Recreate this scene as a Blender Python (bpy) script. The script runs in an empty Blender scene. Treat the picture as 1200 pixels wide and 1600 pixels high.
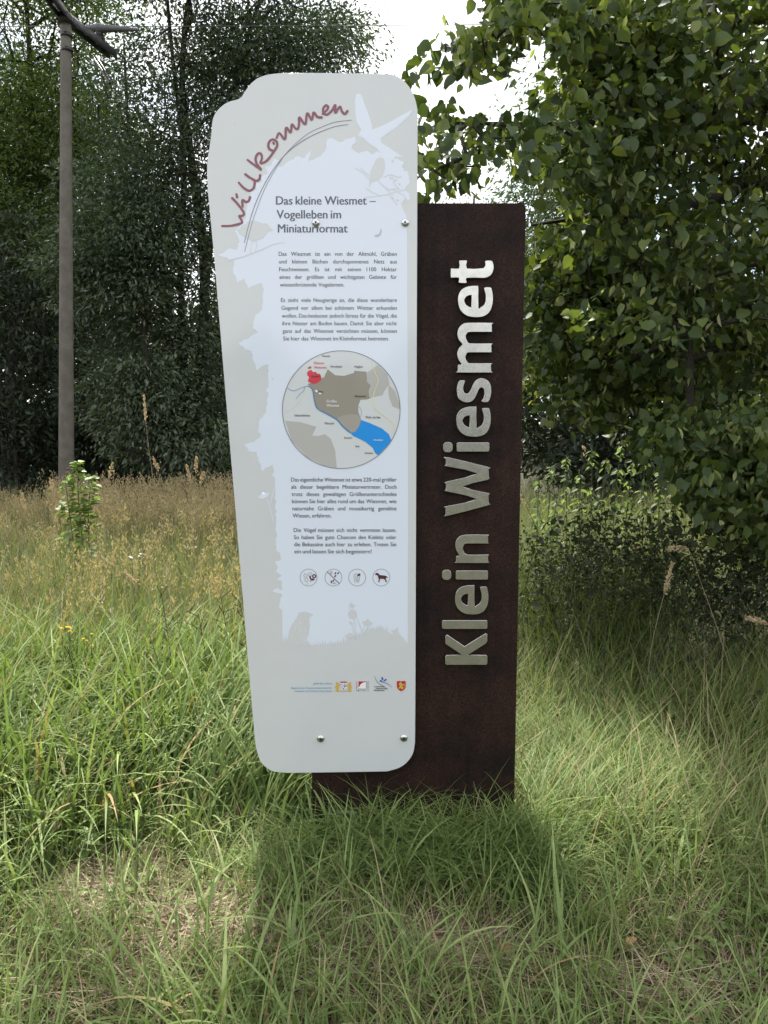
import bpy, math
import numpy as np
from mathutils import Vector, Matrix
from mathutils.geometry import tessellate_polygon

S = bpy.context.scene
COL = S.collection
rng = np.random.default_rng(11)
R = math.radians

# ------------------------------------------------------------------ camera
CAM_Z, PITCH, F = 1.55, R(6.5), 1246.0            # eye height, downward pitch, focal length in photo pixels
cam_d = bpy.data.cameras.new('camera')
cam_d.sensor_fit = 'VERTICAL'; cam_d.sensor_height = 24.0; cam_d.lens = F / 1600 * 24.0
cam_d.clip_start = 0.05; cam_d.clip_end = 2000
cam = bpy.data.objects.new('camera', cam_d); COL.objects.link(cam)
cam.location = (0, 0, CAM_Z); cam.rotation_euler = (R(90) - PITCH, 0, 0)
S.camera = cam

# ------------------------------------------------------------------ sky and sun
SUN_EL, SUN_AZ = R(60), R(-13)                      # azimuth measured from +Y towards +X
world = bpy.data.worlds.new('World'); S.world = world; world.use_nodes = True
wt = world.node_tree; wn = wt.nodes; wn.clear()
out = wn.new('ShaderNodeOutputWorld'); bg = wn.new('ShaderNodeBackground'); bg.inputs['Strength'].default_value = 0.105
sky = wn.new('ShaderNodeTexSky'); sky.sky_type = 'NISHITA'; sky.sun_disc = False
sky.sun_elevation = SUN_EL; sky.sun_rotation = SUN_AZ
tc = wn.new('ShaderNodeTexCoord')
mp = wn.new('ShaderNodeMapping'); mp.inputs['Scale'].default_value = (1, 1, 2.0); mp.inputs['Location'].default_value = (3.7, 1.8, 3.1)
nz = wn.new('ShaderNodeTexNoise'); nz.inputs['Scale'].default_value = 1.7; nz.inputs['Detail'].default_value = 7; nz.inputs['Roughness'].default_value = 0.55
rp = wn.new('ShaderNodeValToRGB'); rp.color_ramp.elements[0].position = 0.36; rp.color_ramp.elements[1].position = 0.53
mx = wn.new('ShaderNodeMix'); mx.data_type = 'RGBA'
mx.inputs[7].default_value = (10.6, 10.7, 10.9, 1)
wt.links.new(tc.outputs['Generated'], mp.inputs['Vector']); wt.links.new(mp.outputs[0], nz.inputs['Vector'])
wt.links.new(nz.outputs['Fac'], rp.inputs['Fac']); wt.links.new(rp.outputs['Color'], mx.inputs[0])
wt.links.new(sky.outputs[0], mx.inputs[6]); wt.links.new(mx.outputs[2], bg.inputs['Color']); wt.links.new(bg.outputs[0], out.inputs[0])

sl = bpy.data.lights.new('sun', 'SUN'); sl.energy = 5.0; sl.angle = R(0.8); sl.color = (1.0, 0.95, 0.86)
so = bpy.data.objects.new('sun', sl); COL.objects.link(so)
sdir = Vector((math.sin(SUN_AZ) * math.cos(SUN_EL), math.cos(SUN_AZ) * math.cos(SUN_EL), math.sin(SUN_EL)))
so.rotation_euler = sdir.to_track_quat('Z', 'Y').to_euler()

S.view_settings.view_transform = 'Standard'; S.view_settings.look = 'None'
S.view_settings.exposure = 0.95; S.view_settings.gamma = 1.0; S.view_settings.use_curve_mapping = False
S.cycles.max_bounces = 8; S.cycles.diffuse_bounces = 4; S.cycles.glossy_bounces = 3; S.cycles.transmission_bounces = 4
S.cycles.transparent_max_bounces = 4

# ------------------------------------------------------------------ helpers
def ray(px, py):
    px = np.asarray(px, float); py = np.asarray(py, float)
    r = (px - 600) / F; u = (800 - py) / F
    return np.stack([r, math.cos(PITCH) + u * math.sin(PITCH), -math.sin(PITCH) + u * math.cos(PITCH)], -1)

def at(px, py, Y):
    """the place at depth Y that the photograph shows at (px, py)"""
    d = ray(px, py)
    return np.array([0, 0, CAM_Z]) + d * (np.asarray(Y, float) / d[..., 1])[..., None]

def project(p):
    p = np.asarray(p, float) - np.array([0, 0, CAM_Z])
    c, s = math.cos(PITCH), math.sin(PITCH)
    dz = p[..., 1] * c - p[..., 2] * s
    uy = p[..., 1] * s + p[..., 2] * c
    dz = np.where(np.abs(dz) < 1e-6, 1e-6, dz)
    return 600 + p[..., 0] / dz * F, 800 - uy / dz * F, dz

def tag(o, label=None, cat=None, group=None, kind=None):
    if label: o['label'] = label
    if cat: o['category'] = cat
    if group: o['group'] = group
    if kind: o['kind'] = kind
    return o

def empty(name, loc, label, cat, group=None):
    o = bpy.data.objects.new(name, None); COL.objects.link(o); o.location = loc
    o.empty_display_size = 0.1
    return tag(o, label, cat, group)

def link(name, mesh, mat=None, parent=None):
    o = bpy.data.objects.new(name, mesh); COL.objects.link(o)
    if mat and not mesh.materials: mesh.materials.append(mat)
    if parent is not None:
        o.parent = parent
        o.matrix_parent_inverse = Matrix.Translation(world_loc(parent)).inverted()
    return o

def world_loc(o):
    v = Vector((0, 0, 0))
    while o is not None:
        v = v + Vector(o.location) + o.matrix_parent_inverse.translation if o.parent else v + Vector(o.location)
        o = o.parent
    return v

def raw_mesh(name, verts, polys, rnd=None, smooth=False):
    """polys: list of int arrays (N,k); rnd: float per vertex -> attribute 'rnd'"""
    me = bpy.data.meshes.new(name)
    verts = np.asarray(verts, np.float32).reshape(-1, 3)
    me.vertices.add(len(verts)); me.vertices.foreach_set('co', verts.ravel())
    loops = np.concatenate([np.asarray(p, np.int32).ravel() for p in polys if len(p)])
    tot = np.concatenate([np.full(len(p), np.asarray(p).shape[1], np.int32) for p in polys if len(p)])
    start = np.concatenate([[0], np.cumsum(tot)[:-1]]).astype(np.int32)
    me.loops.add(len(loops)); me.loops.foreach_set('vertex_index', loops)
    me.polygons.add(len(tot)); me.polygons.foreach_set('loop_start', start)
    if smooth: me.polygons.foreach_set('use_smooth', np.ones(len(tot), bool))
    me.update(calc_edges=True)
    if rnd is not None:
        a = me.attributes.new('rnd', 'FLOAT', 'POINT'); a.data.foreach_set('value', np.asarray(rnd, np.float32))
    return me

class MB:
    """collects arrays into one mesh"""
    def __init__(s): s.v = []; s.p = {}; s.r = []; s.n = 0
    def add(s, v, polys, rnd=0.5):
        v = np.asarray(v, float).reshape(-1, 3)
        for p in polys:
            p = np.asarray(p, int)
            if len(p): s.p.setdefault(p.shape[1], []).append(p + s.n)
        s.v.append(v); s.n += len(v)
        s.r.append(np.broadcast_to(np.asarray(rnd, float), (len(v),)))
        return s
    def mesh(s, name, smooth=False):
        return raw_mesh(name, np.concatenate(s.v), [np.concatenate(a) for a in s.p.values()], np.concatenate(s.r), smooth)
    def build(s, name, mat, parent=None, smooth=False):
        return link(name, s.mesh(name, smooth), mat, parent)

def box_arr(c, size, rot=None):
    sx, sy, sz = [k / 2 for k in size]
    v = np.array([[x, y, z] for x in (-sx, sx) for y in (-sy, sy) for z in (-sz, sz)])
    if rot is not None: v = v @ np.asarray(rot).T
    f = np.array([[0, 1, 3, 2], [4, 6, 7, 5], [0, 4, 5, 1], [2, 3, 7, 6], [0, 2, 6, 4], [1, 5, 7, 3]])
    return v + np.asarray(c), [f]

def frames(d):
    d = d / np.maximum(np.linalg.norm(d, axis=-1, keepdims=True), 1e-9)
    ref = np.where(np.abs(d[..., 2:3]) > 0.9, np.array([1.0, 0, 0]), np.array([0, 0, 1.0]))
    u = np.cross(d, ref); u /= np.maximum(np.linalg.norm(u, axis=-1, keepdims=True), 1e-9)
    return u, np.cross(d, u)

def tubes_arr(a, b, ra, rb, n=5):
    """many frusta a->b"""
    a = np.asarray(a, float).reshape(-1, 3); b = np.asarray(b, float).reshape(-1, 3); E = len(a)
    u, w = frames(b - a)
    t = np.arange(n) * 2 * math.pi / n
    ring = u[:, None, :] * np.cos(t)[None, :, None] + w[:, None, :] * np.sin(t)[None, :, None]
    v = np.concatenate([a[:, None] + ring * np.reshape(ra, (-1, 1, 1)), b[:, None] + ring * np.reshape(rb, (-1, 1, 1))], 1)
    i = np.arange(n); j = (i + 1) % n
    q = np.stack([i, j, j + n, i + n], 1)
    q = q[None] + (np.arange(E) * 2 * n)[:, None, None]
    return v.reshape(-1, 3), [q.reshape(-1, 4)]

def polytube(pts, rad, n=8, caps=True):
    pts = np.asarray(pts, float); k = len(pts); rad = np.broadcast_to(np.asarray(rad, float), (k,))
    d = np.gradient(pts, axis=0); u, w = frames(d)
    for i in range(1, k):                            # keep rings from twisting
        p = u[i - 1] - d[i] * np.dot(u[i - 1], d[i]) / np.dot(d[i], d[i])
        u[i] = p / np.linalg.norm(p); w[i] = np.cross(d[i] / np.linalg.norm(d[i]), u[i])
    t = np.arange(n) * 2 * math.pi / n
    v = pts[:, None] + (u[:, None] * np.cos(t)[None, :, None] + w[:, None] * np.sin(t)[None, :, None]) * rad[:, None, None]
    i = np.arange(n); j = (i + 1) % n
    q = np.concatenate([np.stack([i, j, j + n, i + n], 1) + m * n for m in range(k - 1)])
    polys = [q]
    if caps: polys += [i[::-1][None], (i + (k - 1) * n)[None]]
    return v.reshape(-1, 3), polys

def lathe(profile, centre, axis, n=20):
    """profile: list of (r, h) along axis"""
    axis = np.asarray(axis, float); u, w = frames(axis[None]); u, w = u[0], w[0]
    t = np.arange(n) * 2 * math.pi / n
    v = []
    for r, h in profile:
        v.append(np.asarray(centre) + axis * h + r * (u[None] * np.cos(t)[:, None] + w[None] * np.sin(t)[:, None]))
    k = len(profile); i = np.arange(n); j = (i + 1) % n
    q = np.concatenate([np.stack([i, j, j + n, i + n], 1) + m * n for m in range(k - 1)])
    return np.concatenate(v), [q, i[::-1][None], (i + (k - 1) * n)[None]]

def spline(pts, per=8, closed=False):
    p = np.asarray(pts, float); n = len(p); o = []
    segs = n if closed else n - 1
    for i in range(segs):
        if closed: a, b, c, d = p[i - 1], p[i], p[(i + 1) % n], p[(i + 2) % n]
        else: a, b, c, d = p[max(i - 1, 0)], p[i], p[i + 1], p[min(i + 2, n - 1)]
        for k in range(per):
            t = k / per
            o.append(0.5 * (2 * b + (c - a) * t + (2 * a - 5 * b + 4 * c - d) * t * t + (3 * b - a - 3 * c + d) * t ** 3))
    if not closed: o.append(p[-1])
    return np.array(o)

def crop(pts, ox, oy, s): return [(ox + x / s, oy + y / s) for x, y in pts]

def inside(px, py, poly):
    poly = np.asarray(poly, float); x0, y0 = poly[:, 0], poly[:, 1]; x1, y1 = np.roll(x0, -1), np.roll(y0, -1)
    px = np.asarray(px)[:, None]; py = np.asarray(py)[:, None]
    c = ((y0 > py) != (y1 > py)) & (px < (x1 - x0) * (py - y0) / np.where(y1 == y0, 1e-9, y1 - y0) + x0)
    return c.sum(1) % 2 == 1

# ------------------------------------------------------------------ materials
def new_mat(name):
    m = bpy.data.materials.new(name); m.use_nodes = True
    nt = m.node_tree; nt.nodes.clear()
    o = nt.nodes.new('ShaderNodeOutputMaterial')
    return m, nt, o

def simple(name, col, rough=0.5, metal=0.0, ior=1.45, noise=None, bump=None):
    m, nt, o = new_mat(name); n = nt.nodes
    b = n.new('ShaderNodeBsdfPrincipled'); b.inputs['Roughness'].default_value = rough
    b.inputs['Metallic'].default_value = metal; b.inputs['IOR'].default_value = ior
    b.inputs['Base Color'].default_value = (*col, 1)
    tcn = n.new('ShaderNodeTexCoord')
    if noise:                                        # (scale, other colour, lo, hi)
        z = n.new('ShaderNodeTexNoise'); z.inputs['Scale'].default_value = noise[0]; z.inputs['Detail'].default_value = 6
        z.inputs['Roughness'].default_value = 0.65
        r = n.new('ShaderNodeValToRGB'); r.color_ramp.elements[0].position = noise[2]; r.color_ramp.elements[1].position = noise[3]
        r.color_ramp.elements[0].color = (*col, 1); r.color_ramp.elements[1].color = (*noise[1], 1)
        nt.links.new(tcn.outputs['Object'], z.inputs['Vector']); nt.links.new(z.outputs['Fac'], r.inputs['Fac'])
        nt.links.new(r.outputs['Color'], b.inputs['Base Color'])
    if bump:                                         # (scale, strength, distance)
        z = n.new('ShaderNodeTexNoise'); z.inputs['Scale'].default_value = bump[0]; z.inputs['Detail'].default_value = 5
        k = n.new('ShaderNodeBump'); k.inputs['Strength'].default_value = bump[1]; k.inputs['Distance'].default_value = bump[2]
        nt.links.new(tcn.outputs['Object'], z.inputs['Vector']); nt.links.new(z.outputs['Fac'], k.inputs['Height'])
        nt.links.new(k.outputs[0], b.inputs['Normal'])
    nt.links.new(b.outputs[0], o.inputs[0])
    return m

def leafy(name, stops, trans=0.35, rough=0.5, tint=(1.15, 1.25, 0.6), spec=0.4, patch=None):
    """stops: [(pos, colour)...] picked by the 'rnd' attribute of each leaf or blade; light passes through"""
    m, nt, o = new_mat(name); n = nt.nodes
    a = n.new('ShaderNodeAttribute'); a.attribute_name = 'rnd'
    r = n.new('ShaderNodeValToRGB'); e = r.color_ramp.elements
    while len(e) < len(stops): e.new(0.5)
    for k, (p, c) in zip(e, stops): k.position = p; k.color = (*c, 1)
    nt.links.new(a.outputs['Fac'], r.inputs['Fac'])
    src = r.outputs['Color']
    if patch:
        g = n.new('ShaderNodeNewGeometry'); z = n.new('ShaderNodeTexNoise'); z.inputs['Scale'].default_value = patch[0]; z.inputs['Detail'].default_value = 3
        nt.links.new(g.outputs['Position'], z.inputs['Vector'])
        r2 = n.new('ShaderNodeValToRGB'); r2.color_ramp.elements[0].position = 0.42; r2.color_ramp.elements[1].position = 0.66
        nt.links.new(z.outputs['Fac'], r2.inputs['Fac'])
        mxx = n.new('ShaderNodeMix'); mxx.data_type = 'RGBA'; mxx.inputs[7].default_value = (*patch[1], 1)
        sc = n.new('ShaderNodeMath'); sc.operation = 'MULTIPLY'; sc.inputs[1].default_value = patch[2]
        nt.links.new(r2.outputs['Color'], sc.inputs[0]); nt.links.new(sc.outputs[0], mxx.inputs[0]); nt.links.new(src, mxx.inputs[6]); src = mxx.outputs[2]
    b = n.new('ShaderNodeBsdfPrincipled'); b.inputs['Roughness'].default_value = rough; b.inputs['Specular IOR Level'].default_value = spec
    nt.links.new(src, b.inputs['Base Color'])
    t = n.new('ShaderNodeBsdfTranslucent')
    mu = n.new('ShaderNodeMix'); mu.data_type = 'RGBA'; mu.blend_type = 'MULTIPLY'; mu.inputs[0].default_value = 1.0
    mu.inputs[7].default_value = (*tint, 1); nt.links.new(src, mu.inputs[6]); nt.links.new(mu.outputs[2], t.inputs['Color'])
    ms = n.new('ShaderNodeMixShader'); ms.inputs[0].default_value = trans
    nt.links.new(b.outputs[0], ms.inputs[1]); nt.links.new(t.outputs[0], ms.inputs[2]); nt.links.new(ms.outputs[0], o.inputs[0])
    return m

M = {}
M['bark'] = simple('bark', (0.022, 0.018, 0.014), 0.9, noise=(9, (0.05, 0.042, 0.034), 0.4, 0.7), bump=(40, 0.6, 0.02))
M['concrete'] = simple('concrete', (0.10, 0.088, 0.075), 0.9, noise=(7, (0.155, 0.14, 0.12), 0.35, 0.7), bump=(90, 0.4, 0.004))
M['steel'] = simple('galvanised_steel', (0.11, 0.113, 0.118), 0.55, 0.3, noise=(14, (0.06, 0.06, 0.063), 0.4, 0.65))
M['ceramic'] = simple('dark_ceramic', (0.03, 0.025, 0.024), 0.3)
M['hood'] = simple('plastic_hood', (0.11, 0.113, 0.118), 0.5)
M['wire'] = simple('cable', (0.10, 0.10, 0.10), 0.5, 0.5)
M['stem_green'] = simple('green_stem', (0.09, 0.12, 0.04), 0.6)
M['stem_dry'] = simple('dry_stem', (0.32, 0.26, 0.16), 0.7)
M['stem_dark'] = simple('dead_stem', (0.025, 0.02, 0.016), 0.8)
M['seed'] = leafy('seed_head', [(0, (0.42, 0.32, 0.19)), (1, (0.55, 0.45, 0.29))], 0.3, 0.8, (1.1, 1.0, 0.8))
M['yellow'] = simple('yellow_petals', (0.75, 0.55, 0.03), 0.6)
M['red'] = simple('red_petals', (0.7, 0.03, 0.03), 0.6)
M['pink'] = simple('pink_petals', (0.42, 0.17, 0.22), 0.7)
M['ash_leaf'] = leafy('ash_leaf', [(0, (0.045, 0.068, 0.042)), (0.7, (0.075, 0.105, 0.062)), (1, (0.11, 0.145, 0.09))], 0.32, 0.42)
M['elder_leaf'] = leafy('elder_leaf', [(0, (0.05, 0.075, 0.042)), (0.7, (0.085, 0.115, 0.066)), (1, (0.13, 0.165, 0.10))], 0.28, 0.4)
M['willow_leaf'] = leafy('pale_leaf', [(0, (0.06, 0.10, 0.03)), (0.6, (0.105, 0.15, 0.042)), (1, (0.16, 0.20, 0.06))], 0.46, 0.5)
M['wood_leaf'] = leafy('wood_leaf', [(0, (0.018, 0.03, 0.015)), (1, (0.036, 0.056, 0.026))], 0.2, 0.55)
M['far_leaf'] = leafy('far_leaf', [(0, (0.065, 0.10, 0.045)), (1, (0.11, 0.15, 0.065))], 0.35, 0.5)
M['linden_leaf'] = leafy('linden_leaf', [(0, (0.034, 0.058, 0.022)), (0.6, (0.07, 0.105, 0.034)), (0.9, (0.12, 0.165, 0.05)), (1, (0.22, 0.25, 0.09))], 0.40, 0.5, (1.5, 1.45, 0.5), 0.35)
M['nettle_leaf'] = leafy('nettle_leaf', [(0, (0.12, 0.17, 0.07)), (1, (0.22, 0.28, 0.12))], 0.45, 0.55)
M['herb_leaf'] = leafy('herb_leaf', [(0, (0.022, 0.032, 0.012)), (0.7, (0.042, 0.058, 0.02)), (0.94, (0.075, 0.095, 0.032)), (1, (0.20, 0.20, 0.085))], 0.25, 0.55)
M['sapling_leaf'] = leafy('sapling_leaf', [(0, (0.13, 0.20, 0.055)), (1, (0.22, 0.30, 0.10))], 0.4, 0.45)
M['grass'] = leafy('grass_blades', [(0, (0.34, 0.27, 0.16)), (0.14, (0.28, 0.24, 0.12)), (0.22, (0.16, 0.18, 0.06)), (0.65, (0.105, 0.155, 0.042)), (1, (0.215, 0.26, 0.085))], 0.26, 0.6, spec=0.22)
M['lush'] = leafy('lush_blades', [(0, (0.36, 0.24, 0.12)), (0.05, (0.28, 0.25, 0.12)), (0.1, (0.10, 0.15, 0.042)), (0.6, (0.18, 0.25, 0.08)), (1, (0.30, 0.36, 0.14))], 0.28, 0.55, spec=0.25)
M['meadow'] = leafy('meadow_stems', [(0, (0.44, 0.33, 0.22)), (0.26, (0.38, 0.31, 0.19)), (0.42, (0.20, 0.20, 0.095)), (0.7, (0.15, 0.18, 0.075)), (1, (0.19, 0.22, 0.095))], 0.35, 0.6)
M['bract'] = leafy('linden_bract', [(0, (0.22, 0.26, 0.09)), (1, (0.36, 0.38, 0.17))], 0.5, 0.6)
M['straw'] = leafy('straw', [(0, (0.13, 0.09, 0.055)), (0.5, (0.29, 0.22, 0.14)), (1, (0.52, 0.43, 0.30))], 0.2, 0.75, (1.1, 1.0, 0.8))

# ------------------------------------------------------------------ ground
g = 96
def warp(t): return np.sign(t) * (np.abs(t) * 6 + np.abs(t) ** 5 * 394)
gx, gy = np.meshgrid(warp(np.linspace(-1, 1, g)), warp(np.linspace(-1, 1, g)) + 4)
def ground_z(x, y):
    x = np.asarray(x, float); y = np.asarray(y, float)
    n = 0.022 * np.sin(x * 4.1 + y * 1.3) * np.cos(y * 3.3 - x * 0.8) + 0.014 * np.sin(x * 9 + 2 * np.sin(y * 6)) * np.cos(y * 8)
    f = np.exp(-((x / 8) ** 2 + ((y - 4) / 8) ** 2))
    return n * f
gv = np.stack([gx.ravel(), gy.ravel(), ground_z(gx, gy).ravel()], 1)
ii = (np.arange(g - 1)[:, None] * g + np.arange(g - 1)[None]).ravel()
gq = np.stack([ii, ii + 1, ii + g + 1, ii + g], 1)
M['soil'] = simple('meadow_soil', (0.035, 0.028, 0.019), 0.95, noise=(6, (0.075, 0.082, 0.036), 0.35, 0.7), bump=(60, 0.7, 0.02))
tag(link('ground', raw_mesh('ground', gv, [gq], smooth=True), M['soil']), kind='structure')

# ================================================================== THE SIGN
SY = 2.85                                            # front face of the rust-brown stele
PY = SY - 0.034                                      # front face of the white panel
root = empty('welcome_sign', (0.05, SY + 0.03, 0), 'rust-brown steel stele with white information panel bolted on its left side', 'sign')

m, nt, o = new_mat('corten_steel'); n = nt.nodes
b = n.new('ShaderNodeBsdfPrincipled'); b.inputs['Roughness'].default_value = 0.72; b.inputs['Specular IOR Level'].default_value = 0.18
tcn = n.new('ShaderNodeTexCoord')
def noise_node(sc, det=6, rg=0.6):
    z = n.new('ShaderNodeTexNoise'); z.inputs['Scale'].default_value = sc; z.inputs['Detail'].default_value = det; z.inputs['Roughness'].default_value = rg
    nt.links.new(tcn.outputs['Object'], z.inputs['Vector']); return z
z1 = noise_node(5); z2 = noise_node(190, 3, 0.7)
r1 = n.new('ShaderNodeValToRGB'); r1.color_ramp.elements[0].position = 0.38; r1.color_ramp.elements[1].position = 0.62
r1.color_ramp.elements[0].color = (0.0080, 0.0055, 0.0048, 1); r1.color_ramp.elements[1].color = (0.025, 0.0135, 0.0102, 1)
r2 = n.new('ShaderNodeValToRGB'); r2.color_ramp.elements[0].position = 0.40; r2.color_ramp.elements[1].position = 0.75
r2.color_ramp.elements[0].color = (0.6, 0.6, 0.6, 1); r2.color_ramp.elements[1].color = (2.4, 1.9, 1.7, 1)
mm = n.new('ShaderNodeMix'); mm.data_type = 'RGBA'; mm.blend_type = 'MULTIPLY'; mm.inputs[0].default_value = 1
mps = n.new('ShaderNodeMapping'); mps.inputs['Scale'].default_value = (22, 22, 1.1); zs = n.new('ShaderNodeTexNoise'); zs.inputs['Scale'].default_value = 1.6; zs.inputs['Detail'].default_value = 5
nt.links.new(tcn.outputs['Object'], mps.inputs[0]); nt.links.new(mps.outputs[0], zs.inputs['Vector'])
av = n.new('ShaderNodeMix'); av.data_type = 'FLOAT'; av.inputs[0].default_value = 0.2; nt.links.new(z1.outputs['Fac'], av.inputs[2]); nt.links.new(zs.outputs['Fac'], av.inputs[3])
nt.links.new(av.outputs[0], r1.inputs['Fac']); nt.links.new(z2.outputs['Fac'], r2.inputs['Fac'])
nt.links.new(r1.outputs['Color'], mm.inputs[6]); nt.links.new(r2.outputs['Color'], mm.inputs[7]); nt.links.new(mm.outputs[2], b.inputs['Base Color'])
bp = n.new('ShaderNodeBump'); bp.inputs['Strength'].default_value = 0.5; bp.inputs['Distance'].default_value = 0.0012
nt.links.new(z2.outputs['Fac'], bp.inputs['Height']); nt.links.new(bp.outputs[0], b.inputs['Normal']); nt.links.new(b.outputs[0], o.inputs[0])
M['corten'] = m

def curve_mesh(name, loops, extrude, bevel, res=2):
    """loops of local (x, y); returns a mesh, front facing local +z"""
    c = bpy.data.curves.new(name, 'CURVE'); c.dimensions = '2D'; c.fill_mode = 'BOTH'
    c.extrude = extrude; c.bevel_depth = bevel; c.bevel_resolution = res
    for L in loops:
        s = c.splines.new('POLY'); s.points.add(len(L) - 1); s.use_cyclic_u = True
        for p, q in zip(s.points, L): p.co = (q[0], q[1], 0, 1)
    ob = bpy.data.objects.new(name, c); COL.objects.link(ob)
    dg = bpy.context.evaluated_depsgraph_get()
    me = bpy.data.meshes.new_from_object(ob.evaluated_get(dg)); me.name = name
    bpy.data.objects.remove(ob); bpy.data.curves.remove(c)
    co = np.empty(len(me.vertices) * 3, np.float32); me.vertices.foreach_get('co', co); co = co.reshape(-1, 3)
    co = np.stack([co[:, 0], -co[:, 2], co[:, 1]], 1)          # stand it up, front towards -Y
    me.vertices.foreach_set('co', co.ravel().copy()); me.update()
    return me

def plane_pts(px_pts, Y):
    q = at([p[0] for p in px_pts], [p[1] for p in px_pts], Y)
    return q[:, [0, 2]]

# stele plate
xl = float(at(487.5, 1215, SY)[0]); xr = float((at(821, 330, SY)[0] + at(804, 1240, SY)[0]) / 2); zt = float(at(700, 317.5, SY)[2])
def round_rect(x0, z0, x1, z1, r, k=5):
    P = []
    for cx, cz, a0 in ((x1 - r, z0 + r, -90), (x1 - r, z1 - r, 0), (x0 + r, z1 - r, 90), (x0 + r, z0 + r, 180)):
        for i in range(k + 1):
            a = R(a0 + 90 * i / k); P.append((cx + r * math.cos(a), cz + r * math.sin(a)))
    return P
DEP = 0.07
me = curve_mesh('stele', [round_rect(xl, -0.12, xr, zt, 0.016)], DEP / 2, 0.0)
st = link('stele', me, M['corten'], root); st.location = (0, SY + DEP / 2, 0)

# raised letters
m, nt, o = new_mat('brushed_aluminium'); n = nt.nodes
b = n.new('ShaderNodeBsdfPrincipled'); b.inputs['Metallic'].default_value = 0.9; b.inputs['Roughness'].default_value = 0.22
tcn = n.new('ShaderNodeTexCoord'); z1 = noise_node(30, 5)
r1 = n.new('ShaderNodeValToRGB'); r1.color_ramp.elements[0].position = 0.3; r1.color_ramp.elements[1].position = 0.7
r1.color_ramp.elements[0].color = (0.40, 0.40, 0.375, 1); r1.color_ramp.elements[1].color = (0.52, 0.52, 0.49, 1)
nt.links.new(z1.outputs['Fac'], r1.inputs['Fac']); nt.links.new(r1.outputs['Color'], b.inputs['Base Color'])
mpp = n.new('ShaderNodeMapping'); mpp.inputs['Scale'].default_value = (1, 1, 14); z3 = n.new('ShaderNodeTexNoise'); z3.inputs['Scale'].default_value = 120
nt.links.new(tcn.outputs['Object'], mpp.inputs[0]); nt.links.new(mpp.outputs[0], z3.inputs['Vector'])
bp = n.new('ShaderNodeBump'); bp.inputs['Strength'].default_value = 0.05; bp.inputs['Distance'].default_value = 0.0004
nt.links.new(z3.outputs['Fac'], bp.inputs['Height']); nt.links.new(bp.outputs[0], b.inputs['Normal']); nt.links.new(b.outputs[0], o.inputs[0])
M['alu'] = m

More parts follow.
